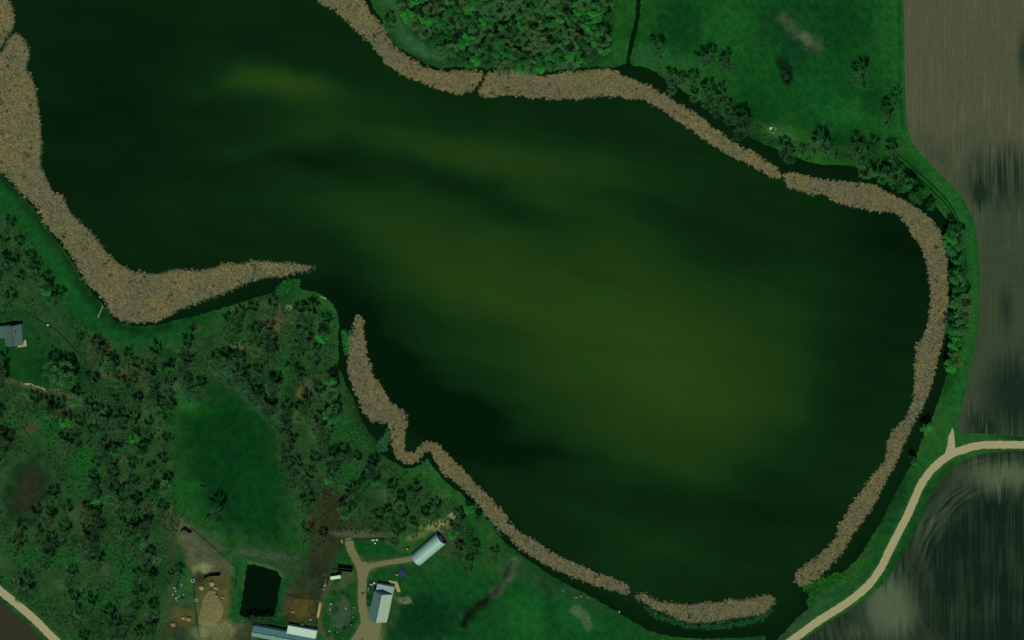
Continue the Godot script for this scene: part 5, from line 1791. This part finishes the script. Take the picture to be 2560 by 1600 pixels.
func build_small_things() -> void:
	var dead := look("bleached wood", tone(168, 168, 140), 0.9, 0.2)
	var grey := look("grey dead wood", tone(104, 106, 84), 0.9, 0.2)
	pale_log("fallen_tree", "pale fallen tree with spread grey limbs north of the south-west woods", "fallen tree", spot(478, 838), deg_to_rad(70), 9.0, 4, grey, 9)
	pale_log("fallen_tree", "bleached fallen trunk beside the pale fallen tree's limbs", "fallen tree", spot(482, 822), deg_to_rad(64), 8.0, 14, dead, 2)
	pale_log("fallen_tree", "bleached fallen tree below the large bare tree of the pasture", "fallen tree", spot(2090, 398), deg_to_rad(80), 8.0, 21, dead, 4)
	pale_log("fallen_tree", "bleached fallen tree by the bank south of the pasture's corner trees", "fallen tree", spot(2192, 412), deg_to_rad(70), 6.0, 22, dead, 4)
	pale_log("fallen_tree", "thin pale fallen trunk beside the grove's creek reeds", "fallen tree", spot(1134, 172), deg_to_rad(56), 6.5, 23, dead, 1)
	pale_log("fallen_tree", "pale dead tree lying in the woods west of the hooked reeds", "fallen tree", spot(862, 1136), deg_to_rad(50), 8.0, 24, grey, 6)
	pale_log("fallen_tree", "pale log lying across the south-west woods' middle", "fallen tree", spot(300, 1009), deg_to_rad(160), 4.0, 25, dead, 2)
	pale_log("fallen_tree", "thin dead branch at the south end of the clearing's west side", "fallen tree", spot(500, 1212), deg_to_rad(-16), 7.0, 26, grey, 3)

	# boardwalk into the reeds
	var walk_a := at(258, 764)
	var walk_b := at(239, 809)
	var walk := thing("boardwalk", "narrow pale boardwalk running into the western reeds", "boardwalk", Vector3(walk_a.x, 0.0, walk_a.y))
	var d := walk_b - walk_a
	var k := kit()
	for i in 28:
		var p := d * (i + 0.5) / 28.0
		k = kit()
		box(k, Vector3(p.x, 0.32, p.y), Vector3(0.44, 0.08, 0.9), Basis(Vector3.UP, -d.angle()))
		part("plank", commit(k), look("boardwalk plank" + str(i % 2), tone(112 + (i % 2) * 16, 122 + (i % 2) * 12, 96 + (i % 2) * 12), 0.9, 0.2), walk)
	for i in 5:
		var p := d * (i / 4.0)
		k = kit()
		tube(k, Vector3(p.x, -1.2, p.y), Vector3(p.x, 0.3, p.y), 0.08, 0.08, 6)
		part("pile", commit(k), grey, walk)

	# the pen in the pasture
	var pen := thing("pen", "small square pale rail pen in the north-east pasture", "pen", spot(1933, 324), deg_to_rad(-18))
	for s in [[0, -2.0, 4.0, 0.14], [0, 2.0, 4.0, 0.14], [-2.0, 0, 0.14, 4.0], [2.0, 0, 0.14, 4.0]]:
		for y in [0.5, 1.1]:
			k = kit()
			box(k, Vector3(s[0], y, s[1]), Vector3(s[2], 0.16, s[3]))
			part("rail", commit(k), look("pale rail", tone(170, 164, 136), 0.9, 0.2), pen)
	for s in [[-2.05, -2.05], [2.05, -2.05], [-2.05, 2.05], [2.05, 2.05]]:
		k = kit()
		tube(k, Vector3(s[0], -0.3, s[1]), Vector3(s[0], 1.4, s[1]), 0.12, 0.12, 8, true)
		part("post", commit(k), grey, pen)
	var cube := thing("water_tank", "small white water tank at the pasture pen's north-west corner", "water tank", spot(1927.5, 319), deg_to_rad(-18))
	k = kit()
	box(k, Vector3(0, 0.75, 0), Vector3(1.5, 1.4, 1.5))
	part("tank", commit(k), look("white plastic", tone(214, 218, 206), 0.6, 0.3), cube)
	k = kit()
	tube(k, Vector3(0, 1.45, 0), Vector3(0, 1.6, 0), 0.25, 0.25, 10, true)
	part("cap", commit(k), look("black steel", tone(20, 22, 22), 0.6, 0.4), cube)

	# stones, junk and other specks that catch the light
	var stone := look("pale stone", tone(170, 172, 156), 0.9, 0.2)
	var stone_grey := look("grey stone", tone(120, 124, 110), 0.9, 0.2)
	var sr := RandomNumberGenerator.new()
	sr.seed = 77
	var shapes := []
	for i in 4:
		k = kit()
		blob(k, Vector3(0, 0.25, 0), Vector3(0.6, 0.45, 0.5), sr, 0.22, 4, 8)
		shapes.append(commit(k))
	var rocks := [
		["stone in the pale row along the orange path", "stones along the orange path", [63, 957, 67, 958, 71, 957, 75, 958.5, 79, 958, 83, 960, 87, 962, 91, 962.5, 96, 964, 101, 966, 107, 968, 113, 971]],
		["pale stone among the weeds west of the cattle yard", "stones west of the cattle yard", [434, 1485, 440, 1476, 442, 1492, 449, 1489, 441, 1495, 443, 1500, 455, 1461, 460, 1485, 438, 1468]],
		["pale stone on the bank at the peninsula's round shore", "stones on the peninsula shore", [803, 742, 808, 743, 813, 746]],
		["pale stone in the row along the yard's east fence", "stones along the mud yard", [815, 1449, 814.5, 1453, 815, 1457, 813, 1462, 812, 1467, 811, 1472]],
		["pale stone on the bank above the southern channel", "stones on the southern bank", [1441, 1492, 1452, 1489, 1455, 1502, 1470, 1494, 1548, 1530, 1409, 1475]],
		["scattered stone on the rough oval island of the driveway", "stones on the oval island", [828, 1508, 826, 1522, 836, 1561, 824, 1576, 866, 1519, 886, 1517, 879, 1560, 884, 1541, 845, 1578]],
		["broken stone beside the gabled barn's east lawn", "stones east of the gabled barn", [1002, 1501, 1012, 1502, 1013, 1505, 1028, 1500, 1016, 1499]]]
	for g in rocks:
		var list: Array = g[2]
		for i in range(0, list.size(), 2):
			var o := MeshInstance3D.new()
			o.name = numbered("stone")
			o.mesh = shapes[sr.randi_range(0, 3)]
			o.material_override = stone if sr.randf() < 0.6 else stone_grey
			add_child(o, true)
			var s := sr.randf_range(0.8, 1.5)
			o.position = spot(list[i], list[i + 1])
			o.rotation.y = sr.randf_range(0, TAU)
			o.scale = Vector3(s, s, s)
			var n: int = list.size() / 2
			var way := ["west", "middle"]
			var label: String = g[0]
			if n > 1:
				label += ", " + ["first", "second", "third", "fourth", "fifth", "sixth", "seventh", "eighth", "ninth", "tenth", "eleventh", "twelfth"][rank_west(list, i)] + " from the west"
			tag(o, label, "stone", g[1])
	# lumber and scrap round the yards
	var junk := [
		[934, 1349, 2.6, 0.9, 8, "white boards stacked by the yard fence's middle", 198, 188, 170], [944, 1347.5, 1.3, 1.2, 40, "pale square crate beside the white boards at the yard fence", 190, 180, 150], [939, 1356, 0.9, 0.8, 10, "small white box south of the white boards", 214, 216, 204],
		[930, 1459, 2.0, 0.9, -10, "white crate off the gabled barn's north-west corner", 214, 214, 190], [937, 1455.5, 0.9, 0.9, 20, "white bucket-sized box next to the white crate", 218, 222, 200], [922, 1472, 0.5, 2.4, -20, "pale plank leaning on the gabled barn's west side", 150, 176, 170],
		[976.5, 1450, 1.6, 0.7, 6, "pale green box north of the concrete slab", 150, 172, 134], [908, 1482, 2.2, 1.1, 16, "brown cart standing on the driveway", 70, 56, 38], [1012, 1372, 1.3, 2.4, 14, "rusty barrel rack west of the cream fuel tank", 96, 48, 30],
		[122, 811, 1.0, 0.8, 20, "white well cap beside the footpath north-east of the house", 214, 220, 208], [856, 1352, 0.7, 2.6, 8, "pale gate post pile at the yard's north-west corner", 182, 166, 130], [756, 1560, 2.6, 0.5, -12, "pale plank lying north of the white shed wing", 140, 148, 130],
		[778, 1567, 2.2, 0.5, -12, "pale plank at the east end of the white shed wing", 150, 156, 140], [734, 1528, 1.8, 1.0, 10, "pinkish feed tub in the brown pen", 150, 116, 90], [778, 1547, 1.2, 1.2, 0, "pale feed tub by the pen's east fence", 160, 130, 104]]
	for j in junk:
		var o := thing("scrap_pile" if j[2] > 2.0 else "crate", j[5], "crate" if j[2] <= 2.0 else "boards", spot(j[0], j[1]), deg_to_rad(j[4]))
		var m := look("scrap %d %d" % [j[6], j[8]], tone(j[6], j[7], j[8]), 0.85, 0.2)
		if maxf(j[2], j[3]) > 2.0:
			for i in 3:
				k = kit()
				var across: bool = j[2] > j[3]
				var sx: float = j[2] if across else j[3] / 3.4
				var sz: float = j[3] / 3.4 if across else j[3]
				if not across:
					sx = j[2] / 3.4
				var off := Vector3(0, 0, (i - 1) * j[3] / 3.0) if across else Vector3((i - 1) * j[2] / 3.0, 0, 0)
				box(k, off + Vector3(0, 0.3 + 0.12 * (i % 2), 0), Vector3(sx, 0.5, sz))
				part("plank", commit(k), m, o)
		else:
			k = kit()
			box(k, Vector3(0, 0.4, 0), Vector3(j[2], 0.8, j[3]))
			part("body", commit(k), m, o)
			k = kit()
			box(k, Vector3(0, 0.85, 0), Vector3(j[2] + 0.1, 0.1, j[3] + 0.1))
			part("lid", commit(k), m, o)
	build_fences()


func rank_west(list: Array, i: int) -> int:
	var n := 0
	for j in range(0, list.size(), 2):
		if list[j] < list[i] or (list[j] == list[i] and j < i):
			n += 1
	return n


func build_fences() -> void:
	var post_look := look("fence post", tone(60, 56, 44), 0.9, 0.2)
	var rail_look := look("fence rail", tone(44, 42, 32), 0.9, 0.2)
	var post_k := kit()
	tube(post_k, Vector3(0, -0.4, 0), Vector3(0, 1.35, 0), 0.1, 0.1, 6, true)
	var post_mesh := commit(post_k)
	for f in [
		["dark rail fence along the north side of the farm yard", [866, 1351, 900, 1346, 940, 1345, 968, 1347, 990, 1357]],
		["dark rail fence down the east side of the mud yard", [838, 1420, 824, 1440, 814, 1470, 806, 1500, 794, 1545, 790, 1566]],
		["dark rail fence along the cattle yard's east and north edges", [480, 1318, 530, 1362, 594, 1420, 588, 1470]],
		["dark rail fence west of the bedding mound", [484, 1440, 489, 1500, 494, 1560, 499, 1590]],
		["curved dark rail fence inside the brown pen", [776, 1499, 772, 1520, 780, 1534, 794, 1542]],
		["dark rail fence across the north of the brown pen", [718, 1484, 745, 1492, 776, 1497, 804, 1496]]]:
		var pts := line(f[1])
		var p0 := Vector3(pts[0].x, ground_at(pts[0].x, pts[0].y), pts[0].y)
		var o := thing("fence", f[0], "fence", p0)
		for s in pts.size() - 1:
			var d := pts[s + 1] - pts[s]
			var n := maxi(1, int(d.length() / 3.0))
			for i in n + (1 if s == pts.size() - 2 else 0):
				var q := pts[s] + d * (float(i) / n)
				var m := part("post", post_mesh, post_look, o)
				m.position = Vector3(q.x, ground_at(q.x, q.y), q.y) - p0
			var a := Vector3(pts[s].x, ground_at(pts[s].x, pts[s].y), pts[s].y) - p0
			var b := Vector3(pts[s + 1].x, ground_at(pts[s + 1].x, pts[s + 1].y), pts[s + 1].y) - p0
			for y in [0.55, 1.1]:
				var k := kit()
				tube(k, a + Vector3(0, y, 0), b + Vector3(0, y, 0), 0.07, 0.07, 5)
				part("rail", commit(k), rail_look, o)
